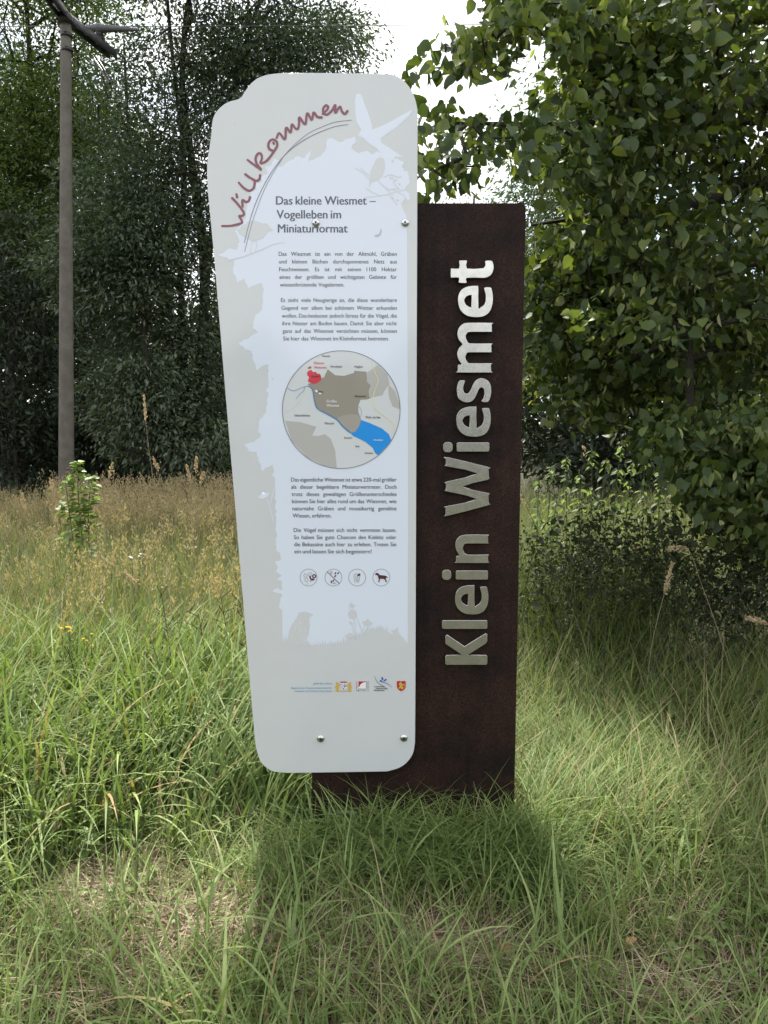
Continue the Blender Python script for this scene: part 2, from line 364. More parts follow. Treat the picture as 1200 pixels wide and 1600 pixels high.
A_, B_, C_ = (680, 400, 7.273), (680, 620, 7.273), (680, 830, 7.273)
e_out = [(560, 375), (568, 361), (625, 360), (637, 378), (650, 440), (652, 510), (640, 580), (610, 640), (560, 678), (500, 692), (440, 692), (370, 680), (310, 640), (275, 585), (262, 510), (270, 440), (300, 388), (350, 357), (420, 343), (470, 345), (487, 362), (487, 590), (520, 585), (555, 560), (575, 515), (577, 460), (570, 420)]
e_in = [(415, 440), (415, 590), (380, 580), (345, 555), (327, 520), (330, 490), (350, 460), (380, 445)]
def fit(pts, x0, y0, x1, y1):
    return [(x0 + (x - 262) / 390 * (x1 - x0), y0 + (y - 343) / 349 * (y1 - y0)) for x, y in pts]
def rr(x0, y0, x1, y1, r): return round_rect(x0, y0, x1, y1, r, 4)
GLYPHS = [
 (A_, [[(180, 160), (190, 145), (275, 145), (275, 65), (285, 55), (350, 55), (357, 65), (357, 145), (520, 145), (553, 137), (572, 112), (573, 90), (570, 68), (580, 57), (635, 57), (650, 75), (660, 120), (655, 170), (632, 213), (592, 238), (540, 247), (357, 247), (354, 295), (342, 306), (280, 303), (270, 293), (270, 245), (190, 245), (180, 233)]]),
 (A_, [e_out, e_in]),
 (A_, [[(268, 1238), (305, 1235), (275, 1190), (255, 1140), (255, 1095), (275, 1045), (315, 1005), (275, 960), (257, 910), (257, 870), (272, 820), (310, 780), (370, 763), (630, 763), (640, 775), (638, 845), (625, 860), (400, 860), (362, 875), (345, 900), (345, 930), (360, 965), (395, 997), (625, 997), (635, 1010), (633, 1080), (620, 1093), (385, 1093), (355, 1110), (342, 1140), (342, 1170), (360, 1200), (390, 1222), (620, 1222), (630, 1235), (630, 1310), (620, 1322), (268, 1322), (260, 1310), (260, 1250)]]),
 (A_, [[(335, 1425), (325, 1417), (285, 1417), (265, 1440), (250, 1500), (250, 1560), (262, 1610), (300, 1645), (350, 1660), (400, 1655), (440, 1625), (465, 1580), (490, 1520), (520, 1490), (550, 1505), (560, 1540), (560, 1580), (550, 1620), (530, 1645), (540, 1656), (595, 1657), (615, 1630), (630, 1580), (633, 1520), (622, 1460), (590, 1415), (540, 1393), (495, 1397), (455, 1425), (430, 1470), (405, 1525), (380, 1560), (350, 1567), (325, 1550), (315, 1515), (320, 1470)]]),
 (B_, [fit(e_out, 243, 115, 628, 450), fit(e_in, 243, 115, 628, 450)]),
 (B_, [rr(247, 522, 612, 620, 14), rr(93, 518, 195, 628, 40)]),
 (B_, [[(123, 710), (140, 690), (585, 797), (603, 820), (607, 910), (590, 942), (300, 1020), (590, 1095), (603, 1115), (603, 1210), (585, 1235), (140, 1350), (122, 1335), (120, 1260), (135, 1245), (488, 1162), (140, 1075), (125, 1055), (125, 985), (140, 965), (492, 870), (140, 790), (125, 775)]]),
 (C_, [[(345, 43), (585, 43), (597, 55), (597, 125), (585, 137), (360, 137), (325, 155), (312, 190), (320, 225), (362, 270), (585, 268), (597, 280), (597, 345), (585, 358), (250, 358), (240, 348), (240, 295), (250, 283), (280, 280), (245, 220), (232, 165), (240, 110), (275, 65)]]),
 (C_, [rr(237, 450, 597, 547, 14), rr(80, 442, 180, 550, 40)]),
 (C_, [fit(e_out, 228, 618, 602, 942), fit(e_in, 228, 618, 602, 942)]),
 (C_, [rr(80, 1015, 590, 1107, 14)]),
 (C_, [[(117, 1425), (130, 1410), (318, 1408), (125, 1282), (117, 1262), (118, 1195), (135, 1178), (332, 1312), (570, 1165), (588, 1172), (590, 1245), (575, 1272), (362, 1408), (578, 1410), (590, 1425), (590, 1500), (578, 1515), (130, 1515), (117, 1500)]]),
]
LY = SY - 0.012
for (cr, loops) in GLYPHS:
    L = []
    for lp in loops:
        p = np.array(crop(lp, *cr)); sm = p
        if len(lp) > 22: sm = spline(p, 2, True)
        L.append(plane_pts(sm, LY - 0.004))
    ob = link('letter', curve_mesh('letter', L, 0.0045, 0.0012, 2), M['alu'], root)
    ob.location = (0, LY, 0)
    # stand-off pegs that carry the letter
    mid = np.concatenate(L[:1]).mean(0)

# ---------------- panel
def gloss(name, col, rough=0.08, ior=1.52):
    return simple(name, col, rough, 0, ior)
M['panel'] = simple('panel_grey', (0.60, 0.615, 0.625), 0.08, 0, 1.52, noise=(3.5, (0.57, 0.588, 0.60), 0.35, 0.7))
M['panel_edge'] = simple('panel_edge', (0.8, 0.8, 0.8), 0.4)
INK = {k: gloss('print_' + k, c) for k, c in dict(
    pale=(0.68, 0.735, 0.83), grey=(0.595, 0.61, 0.62), shade=(0.45, 0.47, 0.475), slate=(0.075, 0.085, 0.12), black=(0.02, 0.02, 0.022),
    wine=(0.20, 0.045, 0.075), line=(0.16, 0.16, 0.2), sea=(0.03, 0.28, 0.72), river=(0.06, 0.22, 0.48), red=(0.58, 0.055, 0.075), taupe=(0.30, 0.28, 0.235),
    taupe_light=(0.36, 0.335, 0.29), sand=(0.45, 0.445, 0.42), mist=(0.61, 0.635, 0.645), yellow=(0.72, 0.70, 0.36), cyan=(0.10, 0.30, 0.48),
    white=(0.80, 0.80, 0.80), maroon=(0.09, 0.025, 0.03), gold=(0.58, 0.40, 0.08), blue=(0.04, 0.12, 0.45), green=(0.10, 0.22, 0.07), crimson=(0.45, 0.03, 0.03)).items()}

panel_px = [(480, 114.4), (442, 114.6), (429, 115.8), (415.5, 118), (403.5, 122.5), (396, 127.8), (390, 133.8), (383, 143.5), (379.5, 149.5), (375.8, 153.7), (370.5, 156.2), (360, 159), (352.5, 162.3), (345, 168), (338, 175.8), (333.8, 184), (332, 193), (330.8, 208), (327.8, 230.5), (324.8, 250), (324, 265), (324.6, 287), (325.6, 302), (335, 400), (351.5, 600), (368.6, 800), (389.6, 1050), (395.8, 1120), (397.5, 1143), (400.4, 1168), (406.5, 1188), (418, 1200.5), (431, 1206), (450, 1207.5), (560, 1205.8), (605, 1205), (618, 1201.5), (630, 1195.7), (640.5, 1185), (646, 1173.5), (648, 1160), (648.5, 1100), (650, 700), (652, 200), (652, 175), (649, 158), (642.7, 142), (633, 129), (621.7, 120.4), (610, 116.6), (592, 115.8)]
pp = np.array(panel_px)
sm = []
for i in range(len(pp)):                               # smooth only the short corner steps
    a, b_, c_, d_ = pp[i - 1], pp[i], pp[(i + 1) % len(pp)], pp[(i + 2) % len(pp)]
    if np.linalg.norm(c_ - b_) < 30:
        for k in range(3):
            t = k / 3
            sm.append(0.5 * (2 * b_ + np.clip(c_ - a, -40, 40) * t + (2 * a - 5 * b_ + 4 * c_ - d_) * t * t + (3 * b_ - a - 3 * c_ + d_) * t ** 3)
                      if max(np.linalg.norm(b_ - a), np.linalg.norm(d_ - c_)) < 30 else b_ + (c_ - b_) * t)
    else: sm.append(b_)
PT = 0.008
me = curve_mesh('information_panel', [plane_pts(sm, PY)], PT / 2 - 0.0012, 0.0012, 2)
panel = link('information_panel', me, M['panel'], root); panel.location = (0, PY + PT / 2, 0)
panel['label'] = 'white information panel with printed welcome text, map and pictograms'
PREF = world_loc(panel)

class Print:
    """flat print on the panel, drawn in photo pixels, laid on the panel's real plane"""
    def __init__(s): s.v = []; s.t = []; s.n = 0
    def tri(s, v, t, d=0.0):
        v = np.asarray(v, float); s.v.append(np.concatenate([v, np.broadcast_to(np.reshape(d, (-1, 1)), (len(v), 1))], 1))
        s.t.append(np.asarray(t, int) + s.n); s.n += len(v)
    def poly(s, *loops, d=0.0):
        L = [[Vector((x, y, 0)) for x, y in lp] for lp in loops]
        s.tri([(p.x, p.y) for lp in L for p in lp], tessellate_polygon(L), d)
    def disc(s, x, y, r, ry=None, n=20, rot=0, d=0.0):
        ry = ry or r; a = np.arange(n) * 2 * math.pi / n; c, k = math.cos(rot), math.sin(rot)
        u, w = r * np.cos(a), ry * np.sin(a)
        s.tri(np.concatenate([[(x, y)], np.stack([x + u * c - w * k, y + u * k + w * c], 1)]), [(0, i + 1, (i + 1) % n + 1) for i in range(n)], d)
    def ribbon(s, pts, w, closed=False, smooth=0, d=0.0, caps=True, ramp=0.00006):
        p = spline(pts, smooth, closed) if smooth else np.asarray(pts, float)
        n = len(p); w = np.broadcast_to(np.asarray(w, float), (n,)) if np.ndim(w) == 0 else np.interp(np.linspace(0, 1, n), np.linspace(0, 1, len(w)), w)
        g_ = (np.roll(p, -1, 0) - np.roll(p, 1, 0)) if closed else np.gradient(p, axis=0)
        g_ /= np.maximum(np.linalg.norm(g_, axis=1, keepdims=True), 1e-9)
        nn = np.stack([-g_[:, 1], g_[:, 0]], 1) * w[:, None] / 2
        v = np.concatenate([p + nn, p - nn]); dd = d + np.tile(np.arange(n) * ramp / n, 2)
        k = np.arange(n if closed else n - 1); k2 = (k + 1) % n
        s.tri(v, np.concatenate([np.stack([k, k2, k2 + n], 1), np.stack([k, k2 + n, k + n], 1)]), dd)
        if caps and not closed:
            for e, sg in ((0, -1), (n - 1, 1)):
                t0 = math.atan2(nn[e][1], nn[e][0]); q = 6
                arc = [p[e] + w[e] / 2 * np.array([math.cos(t0 - sg * math.pi * i / q), math.sin(t0 - sg * math.pi * i / q)]) for i in range(q + 1)]
                s.tri([p[e]] + arc, [(0, i + 1, i + 2) for i in range(q)], d + e * ramp / n)
    def build(s, name, ink, layer, kind=None):
        v = np.concatenate(s.v); t = np.concatenate(s.t)
        w = at(v[:, 0], v[:, 1], PY - 0.0003 * layer - v[:, 2])
        a, b2, c2 = w[t[:, 0]], w[t[:, 1]], w[t[:, 2]]
        nrm = np.cross(b2 - a, c2 - a)[:, 1] > 0           # face the reader
        t[nrm] = t[nrm][:, ::-1]
        o2 = link(name, raw_mesh(name, w - np.array(PREF), [t]), INK[ink])
        o2.parent = panel
        if name in ('faint_mark', 'map_road', 'map_river', 'map_village', 'pictogram_print', 'state_arms', 'emblem_print', 'emblem_lettering', 'dragonfly_emblem', 'arc_line', 'pale_print', 'shield_emblem', 'pictogram_ring'): o2['kind'] = 'stuff'
        return o2

fc = bpy.data.curves.new('font_probe', 'FONT'); fo = bpy.data.objects.new('font_probe', fc); COL.objects.link(fo)
fc.resolution_u = 3
_cache = {}
def word(wd, bold):
    k = (wd, 0)
    if k not in _cache:
        fc.body = wd; bpy.context.view_layer.update()
        dg = bpy.context.evaluated_depsgraph_get(); ev = fo.evaluated_get(dg); me_ = ev.to_mesh(); me_.calc_loop_triangles()
        co = np.array([v.co[:2] for v in me_.vertices]).reshape(-1, 2); tr = np.array([t.vertices[:] for t in me_.loop_triangles]).reshape(-1, 3)
        ev.to_mesh_clear(); _cache[k] = (co, tr)
    return _cache[k]
CAP = word('H', 0.0)[0][:, 1].max()
def text_line(P_, s_, xl_, xr_, base, cap, bold=0.0, justify=True, rot=0, d=0.0):
    ws = s_.split(' '); sc = cap / CAP; info = []
    for w_ in ws:
        co, tr = word(w_, bold); info.append((co, tr, co[:, 0].min(), co[:, 0].max()))
    tot = sum(i[3] - i[2] for i in info) * sc; want = xr_ - xl_; nsp = len(ws) - 1; sp = 0.30 * sc
    hs = 1.0
    if justify and nsp:
        hs = min(0.93, (want - nsp * 0.20 * sc) / tot); gap = (want - tot * hs) / nsp
    else:
        hs = want / (tot + nsp * sp); gap = sp * hs
    x = 0.0; c, k = math.cos(rot), math.sin(rot)
    for co, tr, a, b2 in info:
        u = x + (co[:, 0] - a) * sc * hs; v = -co[:, 1] * sc
        for j_, sh_ in enumerate((-1, 0, 1) if bold > 0.01 else ((-1, 1) if bold else (0,))):       # struck more than once where the type is heavier
            P_.tri(np.stack([xl_ + (u + sh_ * bold * sc) * c - v * k, base + (u + sh_ * bold * sc) * k + v * c], 1), tr, d + j_ * 0.00004)
        x += (b2 - a) * sc * hs + gap

# -- pale printed area
rj = np.random.default_rng(5)
bottom = []
x = 637.0
while x > 442:
    yb = 1006 + 9 * math.sin((x - 470) / 22) * 0.4 - 20 * math.exp(-((x - 592) / 32) ** 2) + rj.uniform(-2, 2)
    bottom += [(x, yb), (x - rj.uniform(0.4, 1.2) + rj.uniform(-1.5, 1.5), yb - rj.uniform(3, 11))]; x -= rj.uniform(1.8, 4.2)
left = [(441, 953), (436, 949), (440.6, 928), (426, 925), (427, 921), (433, 918), (440, 922), (440.6, 908), (433, 906), (440, 899), (431, 893), (434, 885), (430, 878), (439, 874), (438, 864), (432, 860), (430, 767), (429, 760), (430, 747), (425, 743), (428, 734), (426, 726), (415, 731), (410, 736), (405, 722), (401, 706), (391, 706), (381, 696), (389, 692), (396.5, 691), (408, 680), (403, 675), (405.5, 657), (414.5, 646), (415.6, 637), (420, 614.5), (415.6, 611), (420, 604), (419, 587.5), (419, 569.5), (409, 572), (402, 578.5), (395, 563), (394, 548), (384, 547), (373, 536), (390, 527), (403, 520), (395, 511), (397.6, 495), (409, 484), (412, 452.5), (409, 442), (398, 446), (387.5, 450), (381, 434.5), (372, 442), (364, 423), (366, 407.5), (356, 404), (341, 398.5), (352, 393), (360, 388), (370, 391), (374, 375), (368, 362), (377, 350), (384, 340), (386, 318), (392, 300), (401, 296), (398, 288), (409, 284), (407, 276), (418, 272), (414, 262), (424, 258), (428, 247), (436, 252), (436, 261), (446, 256), (455, 250), (465, 244), (474, 247), (485, 236), (482, 253), (492, 248), (503, 242), (510, 232), (511, 217), (518, 215), (524, 219), (532, 222), (544, 217), (553, 213), (557, 222), (550, 227), (549, 233), (560, 240), (574, 236), (583, 241), (590, 236), (600, 240), (612, 249), (622, 248), (630, 252), (628, 262), (638, 270), (640, 286), (632, 296), (641, 303), (640, 312), (633, 310), (626, 318), (630, 327), (636, 342)]
def rough_edge(pts, amp):
    o_ = []
    for a, b2 in zip(pts, pts[1:]):
        a = np.array(a); b2 = np.array(b2); L_ = np.linalg.norm(b2 - a); k = max(1, int(L_ / 3.0))
        nrm_ = np.array([-(b2 - a)[1], (b2 - a)[0]]) / max(L_, 1e-6)
        for i in range(k):
            o_.append(a + (b2 - a) * i / k + (nrm_ * rj.uniform(-amp, amp) if i else 0))
    o_.append(np.array(pts[-1])); return [tuple(q) for q in o_]
pale = Print()
pale.poly(bottom + [(441.5, 1003)] + rough_edge(left, 1.3) + [(637.5, 700)])
sw = crop([(130, 100), (150, 108), (165, 130), (182, 180), (200, 230), (225, 300), (245, 350), (265, 420), (265, 460), (330, 440), (440, 390), (560, 320), (668, 262), (640, 320), (610, 345), (520, 430), (420, 500), (345, 555), (365, 600), (430, 640), (500, 690), (590, 748), (540, 735), (490, 765), (400, 760), (310, 650), (230, 600), (175, 550), (130, 530), (128, 515), (145, 480), (158, 470), (110, 380), (95, 290), (92, 180), (105, 112)], 540, 130, 6.4)
pale.poly(sw, d=0.0001)
pale.ribbon(crop([(500, 770), (480, 690), (440, 570)], 340, 680, 5.717), 1.1, d=0.00005)
pale.ribbon(crop([(505, 480), (485, 560), (468, 610)], 340, 680, 5.717), 1.0, d=0.00005)
pale.poly(crop([(362, 550), (385, 535), (400, 505), (430, 520), (460, 510), (450, 545), (410, 568), (375, 565)], 340, 680, 5.717), d=0.00012)
pale.build('pale_print', 'pale', 1)

# -- motifs in the panel's own grey on the pale area
mo = Print()
mo.poly(crop([(225, 690), (235, 600), (245, 560), (290, 490), (310, 450), (350, 440), (385, 450), (415, 467), (390, 480), (383, 500), (388, 540), (380, 600), (360, 650), (370, 690)], 400, 860, 4.615))
mo.build('bird_motif', 'grey', 2); mo = Print()
mo.poly(crop([(970, 582), (1000, 570), (1028, 551), (1022, 577), (1032, 600), (1060, 630), (1090, 670), (1092, 705), (985, 705), (985, 640), (975, 610), (990, 595)], 400, 860, 4.615), d=0.0001)
mo.build('bird_motif', 'grey', 2); mo = Print()
fl = lambda pts: crop(pts, 400, 860, 4.615)
mo.poly(fl([(668, 395), (690, 375), (700, 390), (722, 395), (705, 410), (700, 430), (690, 412), (668, 428), (678, 408)]), d=0.0001)
mo.poly(fl([(666, 450), (680, 430), (712, 430), (730, 455), (725, 480), (705, 497), (675, 490), (664, 470)]), d=0.0001)
mo.poly(fl([(766, 515), (790, 508), (808, 492), (820, 510), (846, 525), (830, 540), (800, 545), (775, 532)]), d=0.0001)
mo.poly(fl([(640, 612), (660, 605), (675, 590), (690, 603), (715, 610), (700, 632), (665, 635), (645, 625)]), d=0.0001)
mo.poly(fl([(670, 520), (684, 510), (690, 525), (706, 524), (695, 535), (680, 536)]), d=0.0001)
for st_ in ([(708, 495), (716, 560), (720, 640)], [(722, 470), (745, 530), (765, 590)], [(785, 540), (768, 580)], [(812, 545), (785, 590), (770, 640)], [(692, 535), (705, 590), (712, 640)]):
    mo.ribbon(fl(st_), 1.1, smooth=4, d=0.00013)
# bird and twigs, upper right, and the one on the left
mo.build('flower_motif', 'grey', 2)['kind'] = 'stuff'; mo = Print()
tw = lambda pts: crop(pts, 540, 130, 6.4)
mo.poly(tw([(230, 1055), (245, 960), (245, 900), (270, 830), (310, 755), (345, 740), (380, 755), (395, 800), (390, 860), (370, 920), (330, 970), (260, 990)]), d=0.00015)
mo.build('bird_motif', 'grey', 2); mo = Print()
for st_ in ([(100, 850), (180, 900), (245, 970)], [(150, 850), (240, 930)], [(200, 1140), (310, 1130), (430, 1110), (520, 1080), (590, 1070)], [(330, 980), (400, 1050), (470, 1120)], [(380, 940), (450, 915), (520, 940), (560, 930)], [(200, 1050), (270, 1090), (350, 1130)], [(470, 940), (490, 1010), (540, 1060)], [(350, 1000), (430, 1060), (530, 1050)], [(430, 1110), (480, 1170), (520, 1220)], [(520, 1090), (590, 1130), (600, 1190)]):
    mo.ribbon(tw(st_), 1.2, smooth=4, d=0.0002)
for cx_, cy_ in ((500, 740), (470, 780), (590, 860), (450, 950), (500, 970), (540, 1010), (590, 1180), (520, 1170), (470, 1150), (480, 1060)):
    mo.disc(540 + cx_ / 6.4, 130 + cy_ / 6.4, 2.4, 1.6, 8, rj.uniform(0, 3), d=0.00022 + rj.uniform(0, 5e-5))
mo.build('twig_motif', 'grey', 2)['kind'] = 'stuff'; mo = Print()
lb = lambda pts: crop(pts, 320, 340, 4.443)
mo.poly(lb([(225, 85), (255, 60), (300, 30), (345, 20), (400, 40), (430, 40), (472, 85), (435, 100), (405, 140), (345, 168), (290, 145), (240, 110)]), d=0.00015)
mo.ribbon(lb([(150, 300), (270, 270), (400, 220), (480, 185), (555, 172)]), [2.4, 2.0, 1.4, 0.6], smooth=5, d=0.0002)
mo.ribbon(lb([(330, 165), (322, 195), (318, 245)]), 0.9, smooth=3, d=0.00021); mo.ribbon(lb([(355, 165), (360, 195), (350, 235)]), 0.9, smooth=3, d=0.00021)
mo.build('bird_motif', 'grey', 2)
fe = Print()                                             # plumage marks of the small bird
for k in range(34):
    x0 = rj.uniform(455, 481); y0 = rj.uniform(962, 1006)
    if inside([x0], [y0], fl([(240, 690), (240, 600), (290, 500), (380, 500), (385, 560), (370, 680)]))[0]:
        a = rj.uniform(0.6, 1.2); fe.ribbon([(x0, y0), (x0 + 3 * math.cos(a), y0 + 3 * math.sin(a))], 0.7, d=k * 3e-6)
fe.disc(477.5, 957.5, 0.8, n=8)
fe.build('plumage_print', 'pale', 3)['kind'] = 'stuff'
cr2 = Print(); cr2.poly(tw([(285, 1530), (300, 1515), (335, 1510), (345, 1480), (352, 1445), (362, 1480), (350, 1520), (320, 1540)])); cr2.disc(425.6, 592, 0.9, n=8); cr2.disc(367, 193, 0.9, n=8)
cr2.build('faint_mark', 'shade', 3)

# -- Willkommen
wk = Print(); W_ = lambda pts: crop(pts, 340, 150, 5.4545)
STROKES = [[(38, 1108), (110, 1106), (170, 1094), (207, 1080), (203, 1057), (184, 1024), (205, 1022), (224, 1007), (216, 980), (175, 925), (125, 870)],
 [(214, 942), (210, 905), (214, 886), (240, 902), (264, 895), (276, 862)], [(160, 836), (166, 862)],
 [(180, 738), (225, 785), (268, 806), (303, 788), (316, 745), (308, 715), (270, 692), (237, 667)], [(300, 712), (333, 722), (357, 706), (362, 675)],
 [(255, 544), (310, 585), (372, 628), (335, 580), (324, 530), (345, 490), (370, 494), (378, 530), (366, 572), (412, 556), (452, 512), (482, 468), (505, 430), (506, 395), (480, 371), (450, 378), (432, 412), (440, 450), (466, 464)],
 [(480, 408), (476, 398)],
 [(503, 356), (526, 316), (574, 368), (584, 270), (622, 310), (633, 241), (662, 274), (684, 278), (694, 235), (698, 182), (746, 240), (764, 145), (802, 203), (818, 140), (850, 176), (886, 182)],
 [(895, 150), (932, 118), (942, 92), (922, 80), (900, 108), (903, 146), (936, 156), (978, 118), (1003, 76), (1003, 142), (1042, 90), (1060, 130), (1084, 152), (1106, 128)]]
for k, s_ in enumerate(STROKES): wk.ribbon(W_(s_), [3.2, 3.9, 3.4, 3.9, 3.5, 4.0], smooth=6, d=k * 0.00006, ramp=0.0002)
wk.build('welcome_lettering', 'wine', 3)
ar = Print()
ar.ribbon(W_([(1143, 205), (1000, 222), (900, 258), (800, 303), (720, 358), (640, 430), (560, 518), (480, 645), (400, 795), (340, 945), (290, 1095), (230, 1325)]), 0.75, smooth=6)
ar.ribbon(W_([(1110, 242), (1000, 260), (880, 303), (780, 350), (700, 398), (600, 475), (520, 565), (440, 680), (370, 810), (310, 950), (265, 1100), (228, 1248)]), [0.8, 1.0, 1.1, 0.9], smooth=6, d=0.0001)
ar.build('arc_line', 'line', 4)

# -- heading and text
hd = Print()
for s_, a, b2, y in (('Das kleine Wiesmet –', 431.4, 587, 319.6), ('Vogelleben im', 432.4, 532.7, 341.2), ('Miniaturformat', 434.3, 543, 363.2)):
    text_line(hd, s_, a, b2, y, 13.0, 0.02, False)
hd.build('heading_lettering', 'slate', 3)
tx = Print()
LINES = [('Das Wiesmet ist ein von der Altmühl, Gräben', 435.5, 620, 399.7), ('und kleinen Bächen durchsponnenes Netz aus', 436, 620, 411.7), ('Feuchtwiesen. Es ist mit seinen 1100 Hektar', 436.2, 620, 423.8), ('eines der größten und wichtigsten Gebiete für', 436.8, 620, 435.8), ('wiesenbrütende Vogelarten.', 437.4, 538, 447.8),
 ('Es zieht viele Neugierige an, die diese wunderbare', 439, 620, 471.9), ('Gegend vor allem bei schönem Wetter erkunden', 439.8, 620, 484.1), ('wollen. Das bedeutet jedoch Stress für die Vögel, die', 440.3, 620, 496.4), ('ihre Nester am Boden bauen. Damit Sie aber nicht', 441, 620, 508.3), ('ganz auf das Wiesmet verzichten müssen, können', 441.6, 620, 520.2), ('Sie hier das Wiesmet im Kleinformat betreten.', 442.3, 607.8, 532),
 ('Das eigentliche Wiesmet ist etwa 220-mal größer', 454.8, 619.6, 752.5), ('als dieser begehbare Miniaturvertreter. Doch', 455, 619.6, 763.8), ('trotz dieses gewaltigen Größenunterschiedes', 455.7, 619.6, 775.1), ('können Sie hier alles rund um das Wiesmet, wie', 456.2, 619.5, 786.3), ('naturnahe Gräben und mosaikartig gemähte', 456.8, 619.5, 797.5), ('Wiesen, erfahren.', 457.3, 518, 808.7),
 ('Die Vögel müssen sich nicht vertreten lassen.', 459, 619.3, 831.3), ('So haben Sie gute Chancen den Kiebitz oder', 459.2, 619.3, 842.5), ('die Bekassine auch hier zu erleben. Treten Sie', 459.6, 619.3, 853.6), ('ein und lassen Sie sich begeistern!', 460, 580.5, 864.7)]
for s_, a, b2, y in LINES: text_line(tx, s_, a, b2, y, 6.2, 0.008, b2 > 612)
tx.build('text_lettering', 'black', 3)

# -- map
MC = (533.2, 640.0); MR = 92.0
mk = lambda pts: crop(pts, 400, 480, 4.2857)
def clip_map(pts):
    o_ = []
    for x_, y_ in mk(pts):
        dx, dy = x_ - MC[0], y_ - MC[1]; r_ = math.hypot(dx, dy)
        f_ = min(1, (MR - 0.6) / max(r_, 1e-6)); o_.append((MC[0] + dx * f_, MC[1] + dy * f_))
    return o_
def mp_(name, ink, layer, polys):
    for k, p_ in enumerate(polys):
        q = Print(); q.poly(clip_map(p_), d=k * 2e-5); q.build(name, ink, layer)
q = Print(); q.disc(*MC, MR, n=72); q.build('map_field', 'mist', 2)
mp_('map_land', 'taupe', 3, [[(345, 515), (430, 475), (455, 470), (480, 415), (530, 455), (590, 460), (655, 440), (658, 425), (740, 432), (745, 500), (770, 525), (755, 560), (760, 600), (775, 605), (745, 618), (700, 620), (685, 660), (685, 700), (705, 755), (690, 800), (660, 840), (625, 830), (580, 795), (540, 750), (470, 710), (410, 675), (390, 620), (380, 560), (365, 535)]])
mp_('map_land', 'taupe_light', 4, [[(540, 745), (580, 725), (640, 715), (695, 725), (705, 755), (690, 800), (660, 838), (625, 828), (580, 793)]])
mp_('map_land', 'sand', 3, [[(742, 440), (815, 385), (880, 450), (895, 515), (860, 560), (845, 590), (777, 603), (762, 596), (757, 560), (772, 525), (747, 500)], [(890, 520), (930, 560), (975, 640), (970, 684), (915, 665), (893, 610), (885, 560)], [(195, 760), (300, 770), (405, 800), (375, 860), (420, 862), (460, 850), (500, 880), (530, 960), (540, 1085), (450, 1075), (330, 1020), (230, 900)]])
mp_('map_lake', 'sea', 5, [[(625, 835), (660, 840), (690, 800), (705, 755), (760, 775), (840, 810), (890, 850), (906, 890), (880, 930), (835, 1010), (800, 980), (780, 940), (730, 900), (680, 875), (650, 862)]])
mp_('map_district', 'red', 5, [[(345, 430), (360, 422), (372, 420), (382, 434), (400, 432), (412, 446), (428, 445), (436, 462), (435, 490), (410, 508), (385, 515), (358, 502), (346, 496), (356, 470), (342, 452)], [(350, 408), (346, 400), (358, 400), (361, 392), (372, 402), (366, 410), (348, 415)]])
q = Print(); q.ribbon(mk([(628, 838), (580, 797), (540, 752), (470, 712), (410, 677), (390, 622), (380, 560), (365, 537), (345, 528)]), [2.2, 1.8, 1.5, 1.2], smooth=5)
q.ribbon(mk([(345, 528), (325, 532), (290, 545), (250, 560), (210, 542)]), 0.7, smooth=5, d=0.00008); q.ribbon(mk([(325, 535), (318, 560), (295, 580), (270, 612)]), 0.6, smooth=5, d=0.00016); q.ribbon(mk([(690, 665), (705, 690), (706, 715), (698, 735)]), 0.5, smooth=4, d=0.0001)
q.build('map_river', 'river', 6)
q = Print(); q.ribbon(mk([(780, 375), (800, 440), (818, 490), (803, 540), (785, 600), (790, 670), (840, 715), (900, 760), (928, 800), (915, 845)]), 1.1, smooth=5); q.ribbon(mk([(330, 545), (305, 610), (255, 670), (190, 700)]), 0.5, smooth=5); q.build('map_road', 'yellow', 6)
q = Print(); q.disc(*(np.array(mk([(405, 562)])[0])), 2.6, 1.5, 10, 0.6); q.disc(*(np.array(mk([(428, 577)])[0])), 2.4, 1.6, 10, 0.3, d=2e-5); q.build('map_village', 'white', 6)
q = Print(); a = np.arange(96) * 2 * math.pi / 96; q.ribbon(np.stack([MC[0] + MR * np.cos(a), MC[1] + MR * np.sin(a)], 1), 0.9, closed=True); q.build('map_outline', 'line', 7)
def mtext(name, ink, items):
    for s_, x0, x1, yb, cp in items:
        q_ = Print()
        (a0, b0), (a1, b1) = mk([(x0, yb), (x1, yb)]); text_line(q_, s_, a0, a1, b0, cp, 0.008, False)
        q_.build(name, ink, 8)
mtext('map_lettering', 'black', [('Neuses', 443, 496, 333, 3.2), ('Hirschlach', 498, 575, 404, 3.2), ('Heglau', 660, 714, 404, 3.2), ('Ornbau', 370, 424, 469, 3.2), ('Gern', 415, 449, 572, 3.2), ('Altenmuhr', 660, 738, 602, 3.2), ('Unterschönau', 258, 360, 731, 3.4), ('Mörsach', 460, 523, 784, 3.4), ('Muhr am See', 735, 832, 744, 3.6), ('Streudorf', 590, 643, 880, 2.9), ('Wald', 664, 691, 938, 2.9), ('Schweina', 728, 782, 982, 2.9)])
mtext('map_lettering', 'red', [('Kleines', 388, 456, 381, 4.0), ('Wiesmet', 388, 472, 411, 4.0)])
mtext('map_lettering', 'white', [('Großes', 472, 540, 638, 4.2), ('Wiesmet', 472, 556, 667, 4.2), ('Altmühlsee', 788, 850, 894, 2.6)])

